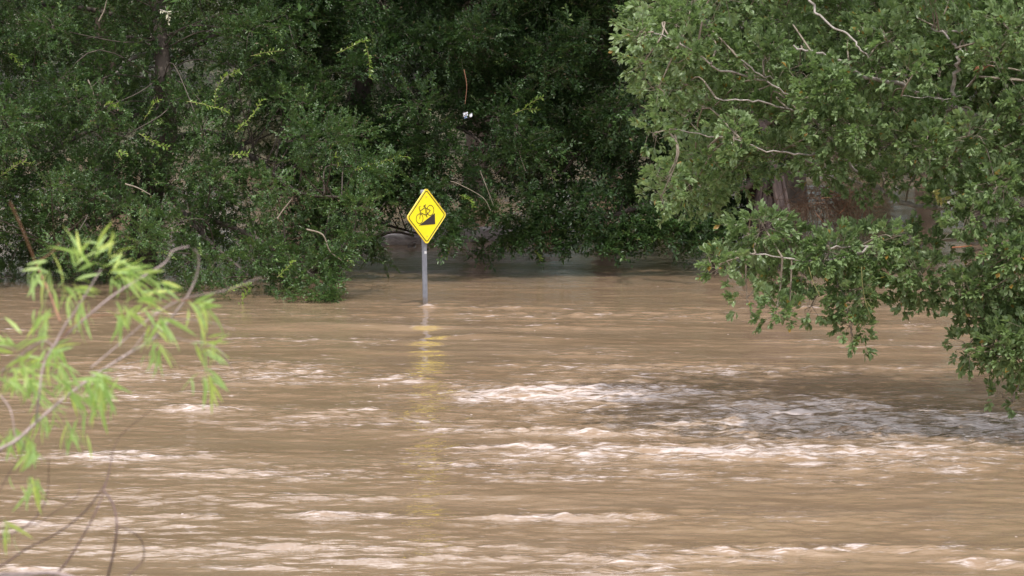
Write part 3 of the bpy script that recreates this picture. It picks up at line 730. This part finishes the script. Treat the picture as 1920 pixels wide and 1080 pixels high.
tris += crown('upper_crown', treeD, M['leaf_broad'], topD, 22, [(v * 0.6, f, l) for v, f, l in varBig], rD, smin=0.8, smax=1.1)
build_bag('branches', wood(lobD, nodesD, rD, twigs=5, br=(0.012, 0.006), tr=(0.005, 0.0022)), M['twig'], treeD, kind='stuff')
print('foliage tris', tris)

# ------------------------------------------------------------------ single sprays that stand out
def shoot(parent, pts, n, leaf_l, leaf_w, mat, stem_mat, r, name='young_shoot', rad=0.004, label=None):
    ln = px_line(pts, 6)
    b = Bag(); tube(b, ln, [rad, rad * .5], 5)
    st = build_bag(name, b, stem_mat, parent)
    if label: st['label'] = label
    V, Fc, T = [], [], []
    idx = np.linspace(1, len(ln) - 1, n)
    for i, t in enumerate(idx):
        p = np.array([np.interp(t, range(len(ln)), ln[:, k]) for k in range(3)])
        d = ln[min(int(t) + 1, len(ln) - 1)] - ln[max(int(t) - 1, 0)]; d /= np.linalg.norm(d)
        side = np.cross(d, r.normal(size=3)); side /= np.linalg.norm(side)
        dd = d * 0.6 + side; dd /= np.linalg.norm(dd)
        w = np.cross(dd, np.array([0.2, -0.5, 1]) + 0.6 * r.normal(size=3)); w /= np.linalg.norm(w)
        k = len(V); l = leaf_l * r.uniform(.7, 1.2)
        V += [p, p + dd * l * .5 + w * leaf_w * .5, p + dd * l, p + dd * l * .5 - w * leaf_w * .5]
        Fc += [(k, k + 1, k + 2), (k, k + 2, k + 3)]; T += [r.random()] * 4
    build('leaves', V, Fc, mat, st, attrs={'tint': T}, kind='stuff')
rS = np.random.default_rng(5)
for pts, n in (([(403, 200, 61.8), (405, 170, 61.7), (418, 148, 61.6), (435, 138, 61.6), (450, 134, 61.6)], 26),
               ([(350, 190, 61.6), (380, 195, 61.5), (410, 204, 61.5), (430, 210, 61.4)], 26), ([(440, 248, 61.4), (462, 228, 61.2), (478, 208, 61.2), (492, 186, 61.2)], 22),
               ([(270, 225, 61.6), (285, 200, 61.5), (297, 186, 61.5)], 16), ([(0, 330, 62.5), (20, 318, 62.4), (40, 305, 62.4), (62, 306, 62.4)], 20),
               ([(260, 250, 61.6), (290, 268, 61.5), (315, 276, 61.5)], 24), ([(15, 100, 63.8), (28, 108, 63.8), (38, 124, 63.8)], 20), ([(228, 300, 61.5), (222, 285, 61.5), (240, 290, 61.4)], 12),
               ([(430, 290, 61.4), (448, 290, 61.3), (466, 287, 61.3)], 12), ([(520, 520, 60.3), (535, 505, 60.3), (550, 490, 60.3)], 18), ([(450, 585, 60.3), (456, 560, 60.3), (468, 540, 60.3)], 20), ([(425, 548, 60.3), (445, 538, 60.3), (468, 534, 60.3)], 16),
               ([(195, 198, 62), (205, 194, 62), (220, 196, 62)], 14), ([(470, 105, 63), (500, 98, 63), (530, 95, 63)], 12)):
    shoot(treeA, pts, int(n * 1.5), 0.072, 0.026, M['leaf_shoot'], M['twig_green'], rS)
for pts, n in (([(660, 320, 64), (695, 308, 63.8), (735, 298, 63.6), (765, 293, 63.6)], 30), ([(685, 82, 64.2), (690, 100, 64.1), (693, 125, 64.1), (694, 146, 64.1)], 28), ([(630, 100, 64.2), (665, 84, 64.1), (690, 72, 64.1)], 26), ([(632, 315, 64), (636, 300, 64), (628, 290, 64)], 16),
               ([(860, 365, 64.5), (880, 375, 64.5), (890, 388, 64.5)], 22), ([(980, 205, 65), (1000, 190, 65), (1018, 182, 65)], 22), ([(960, 215, 65), (985, 205, 65), (1010, 205, 65)], 16), ([(860, 440, 64.8), (842, 455, 64.8), (838, 485, 64.8)], 20)):
    shoot(treeB, pts, int(n * 1.4), 0.075, 0.029, M['leaf_shoot'], M['twig_green'], rS)
shoot(treeC, [(1000, 470, 65.5), (1010, 478, 65.5), (1014, 488, 65.5)], 14, 0.06, 0.028, M['leaf_shoot'], M['twig_green'], rS)
shoot(treeC, [(1190, 448, 65.5), (1205, 450, 65.5), (1210, 452, 65.5)], 8, 0.06, 0.028, M['leaf_shoot'], M['twig_green'], rS)
shoot(treeA, [(300, 18, 62.4), (312, 22, 62.3), (316, 32, 62.3), (316, 48, 62.3)], 20, 0.085, 0.028, M['leaf_pale'], M['bark_grey'], rS, 'dead_spray', .006, 'dry whitish spray of dead leaves')
shoot(treeD, [(1745, 360, 43.4), (1760, 368, 43.4), (1772, 376, 43.4)], 14, 0.09, 0.035, M['leaf_yellow'], M['twig_green'], rS, 'yellowing_spray', .004, 'yellowing leaf spray')
for pts in ([(845, 340, 64.2), (860, 345, 64.1), (905, 370, 64), (920, 395, 64)], [(900, 320, 64.5), (912, 350, 64.4), (925, 385, 64.4)], [(985, 320, 65), (975, 290, 65), (978, 270, 65)], [(870, 130, 64.5), (875, 160, 64.5), (872, 195, 64.5)]):
    b = Bag(); tube(b, px_line(pts), [0.008, 0.004], 5); build_bag('bare_twig', b, M['twig_red'] if pts[0][0] == 870 else M['twig'], treeB)
for pts in ([(520, 410, 60.9), (530, 395, 60.9), (548, 372, 60.9)], [(575, 430, 60.9), (605, 440, 60.8), (618, 470, 60.8), (640, 488, 60.8)], [(235, 345, 61.8), (258, 352, 61.7), (282, 365, 61.6)], [(165, 150, 63.5), (175, 175, 63.4), (172, 190, 63.4)], [(185, 40, 63.8), (195, 20, 63.8), (200, 0, 63.8)]):
    b = Bag(); tube(b, px_line(pts), [0.014, 0.006], 5); build_bag('bare_twig', b, M['twig'], treeA)
for pts in ([(1615, 500, 42.6), (1618, 540, 42.6), (1624, 570, 42.6), (1634, 598, 42.6)], [(1516, 500, 42.6), (1525, 530, 42.6), (1540, 560, 42.6)], [(1625, 565, 42.7), (1635, 580, 42.7), (1640, 588, 42.7)]):
    b = Bag(); tube(b, px_line(pts), [0.004, 0.0025], 4); build_bag('dangling_straw', b, M['twig_green'], treeD)

# tangle of flood debris caught in the right tree
rG = np.random.default_rng(8)
gc = at(1560, 375, 44.9)
tangle = empty('debris_tangle', gc, 'tangle of reddish brown flood debris caught below the pale limb of the right tree', 'debris')
b = Bag()
for _ in range(420):
    u = rG.normal(size=3) * np.array([0.24, 0.18, 0.12])
    a = gc + u; d = rG.normal(size=3) * np.array([1, 0.6, 0.7]); d[2] -= 0.5; d /= np.linalg.norm(d)
    l = rG.uniform(0.08, 0.30)
    tube(b, np.array([a, a + d * l * .5 + rG.normal(size=3) * .02, a + d * l]), [0.004, 0.002], 3)
for _ in range(60):
    a = gc + np.array([rG.uniform(-.40, .45), rG.normal() * .15, -0.05]); l = rG.uniform(.2, .45)
    tube(b, np.array([a, a + (rG.normal() * .04, 0, -l * .5), a + (rG.normal() * .06, 0, -l)]), [0.004, 0.002], 3)
build_bag('strands', b, M['debris'], tangle, kind='stuff')
b = Bag()
for x, y, x2, y2 in ((1555, 357, 1580, 366), (1540, 372, 1600, 360), (1575, 400, 1590, 380), (1560, 345, 1610, 335), (1530, 400, 1550, 420)):
    tube(b, px_line([(x, y, 44.5), ((x + x2) / 2, (y + y2) / 2 + 2, 44.5), (x2, y2, 44.6)]), [0.006, 0.004], 4)
build_bag('stick', b, M['twig_red'], tangle, kind='stuff')

# ------------------------------------------------------------------ the warning sign
S0 = on_water(797.5, 572)
sg = empty('road_sign', (S0[0], 60.0, 0), 'yellow diamond warning sign with bicycle on a ramp, grey post standing in flood water', 'sign')
lean = Vector((-0.018, 0, 1)).normalized()
top_z = at(793, 356, 60)[2]
bp = Vector((S0[0], 60.0, 0))
PR = 0.039
def ringed(bag, zs, rs, sides=20):
    c = [bp + lean * z for z in zs]
    tube(bag, np.array([tuple(q) for q in c]), rs, sides)
b = Bag(); ringed(b, [-1.6, 0, 0.6, 1.2, top_z - 0.03], [PR] * 5)
build_bag('post', b, M['galv'], sg)
capb = Bag(); ringed(capb, [top_z - 0.045, top_z - 0.002, top_z, top_z + 0.004, top_z + 0.005], [PR + .004, PR + .004, PR + .001, 0.02, 0.0005])
build_bag('post_cap', capb, M['galv'], sg)
yaw = R(46.7)
nrm = Vector((math.sin(yaw), -math.cos(yaw), 0)).normalized()
uax = Vector((math.cos(yaw), math.sin(yaw), 0))
vax = (lean - lean.dot(nrm) * nrm - 0 * uax).normalized(); nrm = nrm.normalized()
uax = vax.cross(nrm).normalized() if vax.cross(nrm).dot(uax) > 0 else -vax.cross(nrm).normalized()
sz = at(801.5, 405, 60)[2]
sc0 = bp + lean * sz + nrm * (PR + 0.024)
def plane_pt(u, v, w=0.0): 
    q = sc0 + uax * u + vax * v + nrm * w
    return (q.x, q.y, q.z)
def diamond(half, rad, seg=8):
    """Rounded diamond outline; half = centre-to-tip before rounding."""
    out = []
    for q in range(4):
        a0 = math.pi / 2 * q
        cd = half - rad * math.sqrt(2)
        cx, cy = cd * math.cos(a0), cd * math.sin(a0)
        for i in range(seg + 1):
            a = a0 - math.pi / 4 + (math.pi / 2) * i / seg
            out.append((cx + rad * math.cos(a), cy + rad * math.sin(a)))
    return out
def poly_prism(name, outline, w0, w1, mat, parent):
    n = len(outline)
    V = [plane_pt(u, v, w0) for u, v in outline] + [plane_pt(u, v, w1) for u, v in outline]
    me = bpy.data.meshes.new(name)
    Fc = [tuple(range(n))[::-1], tuple(range(n, 2 * n))] + [(i, (i + 1) % n, n + (i + 1) % n, n + i) for i in range(n)]
    pl = parent_loc(parent)
    me.from_pydata([tuple(Vector(v) - pl) for v in V], [], Fc); me.update()
    me.materials.append(mat)
    o = bpy.data.objects.new(name, me); COL.objects.link(o); o.parent = parent
    return o
def ribbon(bag, pts, w, z0, z1, closed=False):
    """Flat stroke along 2-D points on the sign face."""
    P2 = np.asarray(pts, float); n = len(P2)
    if closed: T = np.roll(P2, -1, 0) - np.roll(P2, 1, 0)
    else: T = np.gradient(P2, axis=0)
    T /= np.linalg.norm(T, axis=1)[:, None] + 1e-9
    Nn = np.stack([-T[:, 1], T[:, 0]], -1)
    Lp, Rp = P2 + Nn * w / 2, P2 - Nn * w / 2
    V = []
    for z in (z0, z1):
        V += [plane_pt(*p, z) for p in Lp]; V += [plane_pt(*p, z) for p in Rp]
    m = n if closed else n - 1
    Fc = []
    for i in range(m):
        j = (i + 1) % n
        Fc += [(2 * n + i, 3 * n + i, 3 * n + j, 2 * n + j), (i, 2 * n + i, 2 * n + j, j), (n + i, n + j, 3 * n + j, 3 * n + i)]
    bag.add(np.array(V), np.array(Fc))
HALF = 0.4255
plate = poly_prism('sign_plate', diamond(HALF, 0.05), -0.0015, 0.0015, M['yellow'], sg)
rim = Bag(); o1 = diamond(HALF + 0.004, 0.052)
ribbon(rim, o1, 0.006, -0.010, 0.0042, True); build_bag('rim', rim, M['yellow_rim'], plate, smooth=False)
bl = Bag(); ribbon(bl, diamond(HALF - 0.034, 0.038), 0.0125, 0.0005, 0.0045, True); build_bag('border_line', bl, M['black'], plate, smooth=False)
def zp(x, y): return ((x - 388) / 747.0, (540 - y - 0.083 * (x - 388)) / 1089.0)
poly_prism('ramp_symbol', [zp(262, 693), zp(523, 671), zp(519, 490)], 0.0005, 0.0045, M['black'], plate)
bk = Bag()
def stroke(pts, w=0.0095): ribbon(bk, [zp(*p) for p in pts], w, 0.0005, 0.0046 + 0.00025 * len(bk.V))
for cx, cy, rr in ((275, 580, 0.0735), (447, 443, 0.0765)):
    c = zp(cx, cy)
    ribbon(bk, [(c[0] + rr * math.cos(a), c[1] + rr * math.sin(a)) for a in np.linspace(0, 2 * math.pi, 40, endpoint=False)], 0.0085, 0.0005, 0.0045, True)
stroke([(275, 583), (284, 530), (284, 470), (276, 425), (266, 405), (274, 385), (288, 376)])
stroke([(282, 458), (320, 428), (362, 396)])
stroke([(284, 478), (330, 500), (378, 523)])
stroke([(378, 523), (372, 450), (364, 396), (360, 362)])
stroke([(364, 396), (405, 420), (447, 443)], 0.008)
stroke([(447, 443), (415, 485), (378, 523)], 0.008)
stroke([(338, 380), (356, 366), (374, 350)], 0.013)
stroke([(378, 523), (386, 538), (398, 554)], 0.009)
stroke([(394, 505), (388, 455), (396, 405)], 0.005)
build_bag('bicycle_symbol', bk, M['black'], plate, smooth=False)
for x, y in ((384, 220), (391, 866)):
    u, v = zp(x, y)
    poly_prism('bolt', [(u + .009 * math.cos(a), v + .009 * math.sin(a)) for a in np.linspace(0, 6.283, 10, endpoint=False)], 0.0015, 0.008, M['bolt'], plate)
    bb = Bag(); cz = (sc0 + vax * v).z
    cc = bp + lean * (cz)
    tube(bb, np.array([tuple(cc - lean * .016), tuple(cc - lean * .015), tuple(cc + lean * .015), tuple(cc + lean * .016)]), [PR + .001, PR + .004, PR + .004, PR + .001], 20)
    tube(bb, np.array([tuple(cc + nrm * (PR - .004)), tuple(cc + nrm * (PR + .021))]), [0.012, 0.012], 6)
    build_bag('clamp', bb, M['galv'], sg)

M['sticker'] = simple('pale_sticker', (0.62, 0.64, 0.66), 0.6)
c0 = bp + lean * at(801, 473, 60)[2]
b = Bag(); tt = np.linspace(-1.5, -0.5, 6)
Vs_ = [tuple(c0 + Vector((math.cos(t) * (PR + .002), math.sin(t) * (PR + .002), z))) for z in (-.02, .02) for t in tt]
b.add(np.array(Vs_), np.array([[i, i + 1, 7 + i, 6 + i] for i in range(5)])); build_bag('sticker', b, M['sticker'], sg)

# ------------------------------------------------------------------ floating log, pale board, litter
def noisy_tube(name, pts, rad, mat, parent=None, sides=14, wob=0.06, sub=6):
    b = Bag(); ln = px_line(pts, sub); tube(b, ln, rad, sides, wob); return build_bag(name, b, mat, parent)
lg = at(850, 446, 73.5)
log = empty('drift_log', lg, 'long grey half-sunk drift log lying in the shade behind the sign', 'log')
noisy_tube('log_stem', [(620, 462, 72.3), (700, 456, 72.8), (780, 450, 73.2), (860, 444, 73.6), (930, 440, 74.0), (1000, 438, 74.4)], [0.08, 0.13, 0.17, 0.17, 0.15, 0.12], M['driftwood'], log)
noisy_tube('log_branch', [(680, 460, 72.7), (715, 440, 72.6), (745, 435, 72.6), (775, 442, 72.7)], [0.05, 0.03, 0.02], M['bark_dark'], log, 7)
noisy_tube('log_branch', [(900, 440, 73.8), (925, 428, 73.7), (945, 430, 73.7)], [0.04, 0.02, 0.012], M['driftwood'], log, 7)
lump = at(1020, 436, 74.6)
st = empty('drift_stump', lump, 'low reddish brown drift stump just right of the grey log', 'stump')
noisy_tube('stump_body', [(975, 444, 74.5), (1000, 434, 74.6), (1030, 431, 74.7), (1060, 442, 74.8)], [0.05, 0.15, 0.15, 0.05], M['debris'], st, 12, .08)
def crumple(name, c, sx, sz_, mat, r, parent=None, n=7):
    """A crumpled sheet with thickness of folds."""
    g = np.linspace(-1, 1, n); U2, W2 = np.meshgrid(g, g)
    V = np.stack([c[0] + U2 * sx * (1 - .25 * W2 * W2) + r.normal(size=U2.shape) * sx * .12, c[1] + r.normal(size=U2.shape) * sx * .35, c[2] + W2 * sz_ + r.normal(size=U2.shape) * sz_ * .15 + 0.2 * U2 * sz_], -1).reshape(-1, 3)
    idx = np.arange(n * n).reshape(n, n)
    Fc = np.stack([idx[:-1, :-1], idx[:-1, 1:], idx[1:, 1:], idx[1:, :-1]], -1).reshape(-1, 4)
    return build(name, V, Fc, mat, parent)
pc = at(876, 215, 64.0)
lit = empty('plastic_scrap', pc, 'small crumpled white and pale blue plastic scrap caught in the dark tree above the sign', 'litter')
crumple('white_piece', at(883, 216, 63.95), 0.022, 0.028, M['plastic'], rG, lit)
crumple('pale_piece', at(873, 214, 63.95), 0.038, 0.032, M['plastic'], rG, lit)
crumple('blue_piece', at(873, 220, 63.95), 0.025, 0.018, M['blue_plastic'], rG, lit)
pb = at(772, 460, 71.9)
board = crumple('foam_scrap', (0, 0, 0), 0.09, 0.045, M['foam_board'], rG, None, 5); board.location = Vector(pb); 
board.name = 'foam_scrap'; tag(board, 'small pale foam scrap floating against the drift log left of the sign post', 'litter')
# rust-coloured scrap in the right tree
rc = at(1836, 130, 43.0)
rs_ = empty('orange_scrap', rc, 'curled orange-brown bark scrap caught high in the right tree', 'debris')
b = Bag(); tube(b, px_line([(1827, 134, 43), (1833, 130, 42.95), (1840, 128, 42.95), (1846, 127, 43)]), [0.012, 0.034, 0.03, 0.012], 9, .12); build_bag('scrap_body', b, M['rust'], rs_)
b = Bag(); tube(b, px_line([(1848, 127, 43), (1855, 123, 43), (1862, 124, 43)]), [0.006, 0.003], 5); build_bag('scrap_tail', b, M['rust'], rs_)
stick = empty('rusty_stick', at(1800, 464, 42.6), 'rusty orange stick lying across the lower leaves of the right tree', 'stick')
b = Bag(); tube(b, px_line([(1785, 464, 42.6), (1800, 463, 42.6), (1822, 461, 42.7)]), [0.009, 0.009, 0.005], 7, .05); build_bag('stick_body', b, M['rust'], stick)

# ------------------------------------------------------------------ willow in the foreground
rW = np.random.default_rng(91)
WY = 13.4
wr = (-3.0, 13.4, 0.9)
wil = empty('willow', wr, 'young lime-green willow in the near left foreground, blurred, with thin bare twigs', 'willow')
b = Bag()
tube(b, spline([(-3.0, 13.4, 0.6), (-2.85, 13.4, 1.6), at(-420, 1300, WY), at(-260, 1080, WY), at(-120, 920, WY), at(0, 842, WY)], 6), [0.045, 0.035, 0.025, 0.012, 0.008], 9, .03)
build_bag('stem', b, M['twig_mauve'], wil)
WB = [  # px polyline, radius start, end, material
    ([(0, 842), (30, 826), (67, 793), (116, 750), (177, 704), (244, 661), (293, 631), (330, 585), (354, 551), (370, 512), (372, 480), (362, 466)], .0058, .0022, 'twig_mauve'),
    ([(67, 793), (74, 740), (80, 690), (101, 649), (153, 603), (208, 557), (269, 518), (309, 493), (325, 470), (354, 462)], .0042, .0018, 'twig_mauve'),
    ([(18, 378), (40, 426), (67, 493), (92, 548), (113, 603)], .0036, .0030, 'twig_red'),
    ([(101, 649), (122, 610), (140, 585), (165, 545), (190, 505)], .0035, .0018, 'twig_mauve'),
    ([(110, 640), (150, 600), (200, 590), (260, 585), (310, 565), (360, 563)], .0026, .0014, 'twig_red'),
    ([(170, 690), (230, 640), (290, 590), (345, 560), (420, 545), (490, 520)], .0028, .0013, 'twig_mauve'),
    ([(244, 661), (293, 608), (366, 600), (440, 618)], .0022, .0010, 'twig_mauve'),
    ([(293, 625), (355, 640), (410, 655), (440, 700)], .0020, .0010, 'twig_mauve'),
    ([(67, 493), (95, 475), (112, 455)], .0020, .0010, 'twig_red'),
    ([(0, 700), (40, 665), (80, 640), (101, 649)], .0028, .0014, 'twig_mauve'),
    ([(-60, 1090), (0, 1062), (50, 1029), (110, 998), (160, 958), (196, 909), (205, 884)], .0030, .0016, 'twig_mauve'),
    ([(50, 1100), (107, 1074), (147, 1019), (183, 952), (203, 890), (211, 848)], .0036, .0014, 'twig_mauve'),
    ([(211, 848), (222, 822), (250, 795), (285, 768)], .0012, .0007, 'twig_mauve'),
    ([(196, 921), (213, 948), (219, 990), (212, 1040), (200, 1090)], .0032, .0028, 'twig_mauve'),
    ([(219, 985), (245, 996), (266, 1014), (268, 1050), (240, 1079)], .0018, .0015, 'twig_mauve'),
    ([(-60, 1040), (0, 1010), (37, 994), (67, 970), (88, 930), (92, 860)], .0030, .0010, 'twig_mauve'),
    ([(-20, 960), (10, 900), (35, 860), (60, 800)], .0016, .0010, 'twig_red'),
    ([(-40, 1078), (60, 1076), (104, 1075), (160, 1090)], .0075, .0060, 'twig_mauve'),
    ([(0, 990), (60, 985), (110, 955), (145, 930), (150, 905)], .0016, .0009, 'twig_mauve'),
    ([(0, 740), (20, 770), (30, 826)], .0022, .0018, 'twig_mauve'),
    ([(-60, 880), (-20, 855), (0, 842)], .0080, .0075, 'twig_mauve'),
]
for pts, r0, r1, mk in WB:
    if min(q[1] for q in pts) > 760 and r0 < .006: mk = 'twig_dark'; r0 *= 1.15; r1 *= 1.2
    ln = px_line([(x, y, WY + 0.25 * math.sin(x * .02 + y * .013)) for x, y in pts], 5)
    b = Bag(); tube(b, ln, [r0 * .95, r1 * 1.25], 6); build_bag('branch', b, M[mk], wil)
# lanceolate leaf meshes, curved and folded
def willow_leaf(L_, W_, bend, tint):
    t = np.array([0, .12, .3, .5, .7, .88, 1.0]); w = np.array([.05, .5, .95, 1, .8, .4, .02]) * W_ / 2
    x = L_ * t; z = -bend * L_ * t ** 2
    V = np.vstack([np.stack([x, w, z + w * .3], -1), np.stack([x, 0 * w, z], -1), np.stack([x, -w, z + w * .3], -1)])
    n = len(t); Fc = []
    for i in range(n - 1):
        Fc += [(i, n + i, n + i + 1, i + 1), (n + i, 2 * n + i, 2 * n + i + 1, n + i + 1)]
    me = bpy.data.meshes.new('willow_leaf')
    me.from_pydata([tuple(v) for v in V], [], Fc)
    a = me.attributes.new('tint', 'FLOAT', 'POINT'); a.data.foreach_set('value', np.full(len(V), tint, dtype=np.float32))
    me.polygons.foreach_set('use_smooth', np.ones(len(Fc), bool)); me.update()
    me.materials.append(M['leaf_willow']); return me
leaf_meshes = [willow_leaf(.10, .015, .25, .2), willow_leaf(.115, .0155, .4, .5), willow_leaf(.09, .016, .12, .8), willow_leaf(.12, .015, .3, 1.0), willow_leaf(.085, .015, .5, .35), willow_leaf(.10, .016, .6, .65)]
TUFTS = [  # px x, y, count, main direction in picture (degrees, 0 right, -90 down), spread
    (80, 500, 8, -100, 45), (152, 488, 8, 80, 40), (190, 475, 6, 50, 25), (125, 540, 10, -20, 60), (215, 505, 12, 0, 40), (235, 520, 11, -30, 50), (262, 560, 10, -20, 60), (285, 530, 6, -10, 35), (225, 580, 10, -60, 45),
    (365, 573, 11, -35, 35), (85, 583, 9, -130, 30), (292, 640, 9, -100, 30), (385, 650, 8, -20, 50), (390, 705, 8, -80, 25), (20, 652, 6, 150, 30), (45, 680, 10, -60, 50), (95, 650, 10, -70, 50), (60, 715, 11, -50, 60),
    (110, 690, 9, -60, 50), (170, 705, 11, -45, 40), (195, 718, 10, -80, 30), (180, 742, 8, -90, 30), (145, 800, 7, -100, 30), (80, 770, 9, -60, 40), (22, 812, 9, -90, 35), (65, 835, 9, -95, 30), (62, 908, 9, -80, 25), (5, 985, 5, -90, 40), (10, 700, 9, -60, 60), (300, 598, 6, -60, 40), (40, 690, 5, -60, 60), (150, 740, 5, -60, 40), (125, 715, 6, -70, 40), (152, 575, 4, -90, 15)]
sc_, ss_ = math.cos(PITCH), math.sin(PITCH)
wl = Vector(wr); nl = 0
for (x, y, cnt, ang, spr) in TUFTS:
    for i in range(cnt):
        px, py = x + rW.normal() * 9, y + rW.normal() * 8
        p = at(px, py, WY + 0.12 * rW.normal())
        a = R(ang + rW.normal() * spr)
        d = Vector((math.cos(a), 0.35 * rW.normal(), math.sin(a))).normalized()
        q = d.to_track_quat('X', 'Z') @ Quaternion((1, 0, 0), rW.uniform(-1.4, 1.4))
        o = bpy.data.objects.new('leaf', leaf_meshes[int(rW.integers(0, len(leaf_meshes)))])
        COL.objects.link(o); o.parent = wil; o.location = Vector(p) - wl
        o.rotation_mode = 'QUATERNION'; o.rotation_quaternion = q
        k = rW.uniform(.7, 1.1); o.scale = (k * 1.1, k * .85, k); nl += 1
Vw, Fw, Tw = [], [], []; off = 0
for (x, y, cnt, ang, spr) in TUFTS:
    for i in range(int(cnt * 0.9)):
        me = leaf_meshes[int(rW.integers(0, len(leaf_meshes)))]
        vv = np.array([v.co[:] for v in me.vertices]) * rW.uniform(.45, .8)
        p = at(x + rW.normal() * 13, y + rW.normal() * 11, WY + 0.15 * rW.normal())
        a = R(ang + rW.normal() * spr)
        d = Vector((math.cos(a), 0.4 * rW.normal(), math.sin(a))).normalized()
        q = (d.to_track_quat('X', 'Z') @ Quaternion((1, 0, 0), rW.uniform(-1.4, 1.4))).to_matrix()
        Vw.append(vv @ np.array(q).T + p); Fw.append(np.array([pl.vertices[:] for pl in me.polygons]) + off); off += len(vv)
        Tw.append(np.full(len(vv), rW.random()))
build('small_leaves', np.concatenate(Vw), np.concatenate(Fw), M['leaf_willow'], wil, smooth=True, attrs={'tint': np.concatenate(Tw)}, kind='stuff')

# ------------------------------------------------------------------ the far bank
rF = np.random.default_rng(77)
varF = [sprig(11, 0.8, 0.24, 0.10, 'spray', rF) for _ in range(6)]
far_proto = None
FAR = [(-17, 113, 1.0, 'furthest left'), (-11.5, 110, .9, ''), (-6, 116, 1.1, ''), (-1, 111, .85, ''), (4.5, 114, 1.0, ''), (10, 110, 1.05, ''), (15.5, 115, .95, ''), (21, 112, 1.0, '')]
for i, (fx, fy, fs, _w) in enumerate(FAR):
    lab = 'dense tree on the far bank, seen only in slits between the flooded trees'
    t = empty('bank_tree', (fx, fy, 1.0), lab, 'tree', 'trees along the far bank')
    if far_proto is None:
        lob = []
        for _ in range(70):
            d = rF.normal(size=3); d /= np.linalg.norm(d); k = rF.random() ** .5
            lob.append((fx + d[0] * 3.9 * k, fy + d[1] * 3.2 * k, 5.6 + d[2] * 5.4 * k, rF.uniform(.9, 1.4)))
        crown('crown', t, M['leaf_far'], np.array(lob), 40, varF, rF, zmin=0.1)
        b = Bag(); tube(b, spline([(fx, fy, 0), (fx + .3, fy, 3), (fx - .2, fy, 6), (fx, fy, 9)], 5), [.35, .25, .18, .08], 10, .03); build_bag('trunk', b, M['bark_dark'], t)
        far_proto = t
    else:
        for ch in far_proto.children:
            c = ch.copy(); COL.objects.link(c); c.parent = t
        t.scale = (fs, fs, fs); t.rotation_euler = (0, 0, i * 1.1)

# tall flooded trees standing in the water behind the three front ones
varR = [sprig(12, 0.5, 0.13, 0.055, 'spray', rF) for _ in range(6)]
REAR = [(-1.0, 88, 1.0), (-8.5, 84, 1.0), (6.2, 86, 1.05), (13.0, 83, 1.0), (-14.5, 90, 1.1), (2.6, 98, 1.1), (10.0, 97, 1.1), (-5.5, 98, 1.05), (19.5, 88, 1.1), (4.0, 77, .78), (9.0, 78, .85)]
RLAB = ['tall tree in the water behind the sign, its crown closing the gap above the log', 'tall tree in the water behind the dense left tree', 'tall tree in the water just left behind the fluted trunk', 'tall tree in the water behind the spreading tree at the right',
        'tall tree in the water far behind the left frame edge', 'tall rear tree deep behind the dark hanging canopy', 'tall rear tree deep behind the debris tangle', 'tall rear tree deep behind the middle tree', 'tall tree in the water behind the right frame edge', 'shorter rear tree over the dark water right of the fluted trunk', 'shorter rear tree behind the upper leaves of the spreading tree']
rear = None
for i, (fx, fy, fs) in enumerate(REAR):
    t = empty('rear_tree', (fx, fy, 0.0), RLAB[i], 'tree', 'tall trees standing in the water behind')
    if rear is None:
        lob = []
        for _ in range(120):
            d = rF.normal(size=3); d /= np.linalg.norm(d); k = rF.random() ** .45
            lob.append((fx + d[0] * 4.6 * k, fy + d[1] * 5.0 * k, 8.0 + d[2] * 5.2 * k, rF.uniform(.8, 1.3)))
        crown('crown', t, M['leaf_far'], np.array(lob), 46, varR, rF, zmin=0.9)
        b = Bag(); tube(b, spline([(fx, fy, -2), (fx + .3, fy, 3), (fx - .2, fy, 6), (fx, fy, 10)], 5), [.32, .25, .18, .08], 10, .03); build_bag('trunk', b, M['bark_dark'], t)
        rear = t
    else:
        for ch in rear.children:
            c = ch.copy(); COL.objects.link(c); c.parent = t
        t.scale = (fs, fs, fs); t.rotation_euler = (0, 0, i * 1.9)

# pale dry shrubs at the far water edge, seen through gaps of the left tree
for (px, py, Yp, hh) in ((505, 325, 103.0, 0.9), (480, 340, 102.5, 0.6)):
    c = at(px, py, Yp)
    sh = empty('dry_shrub', (c[0], Yp, 0), 'pale dry shrub on the far bank, behind the gap in the left tree' if hh > .8 else 'smaller pale dry shrub by the far waterline behind the left tree', 'shrub')
    lobs = np.array([[c[0] + rF.normal() * .35, Yp + rF.normal() * .3, rF.uniform(.2, 1.9 * hh), rF.uniform(.25, .4)] for _ in range(14)])
    crown('foliage', sh, M['leaf_pale'], lobs, 22, [(v * 1.1, f, l) for v, f, l in varC], rF)
    b = Bag()
    for _ in range(6):
        tube(b, spline([(c[0], Yp, -.4), (c[0] + rF.normal() * .15, Yp, .5), (c[0] + rF.normal() * .4, Yp, 1.6 * hh)], 3), [.025, .008], 5)
    build_bag('stems', b, M['twig'], sh, kind='stuff')
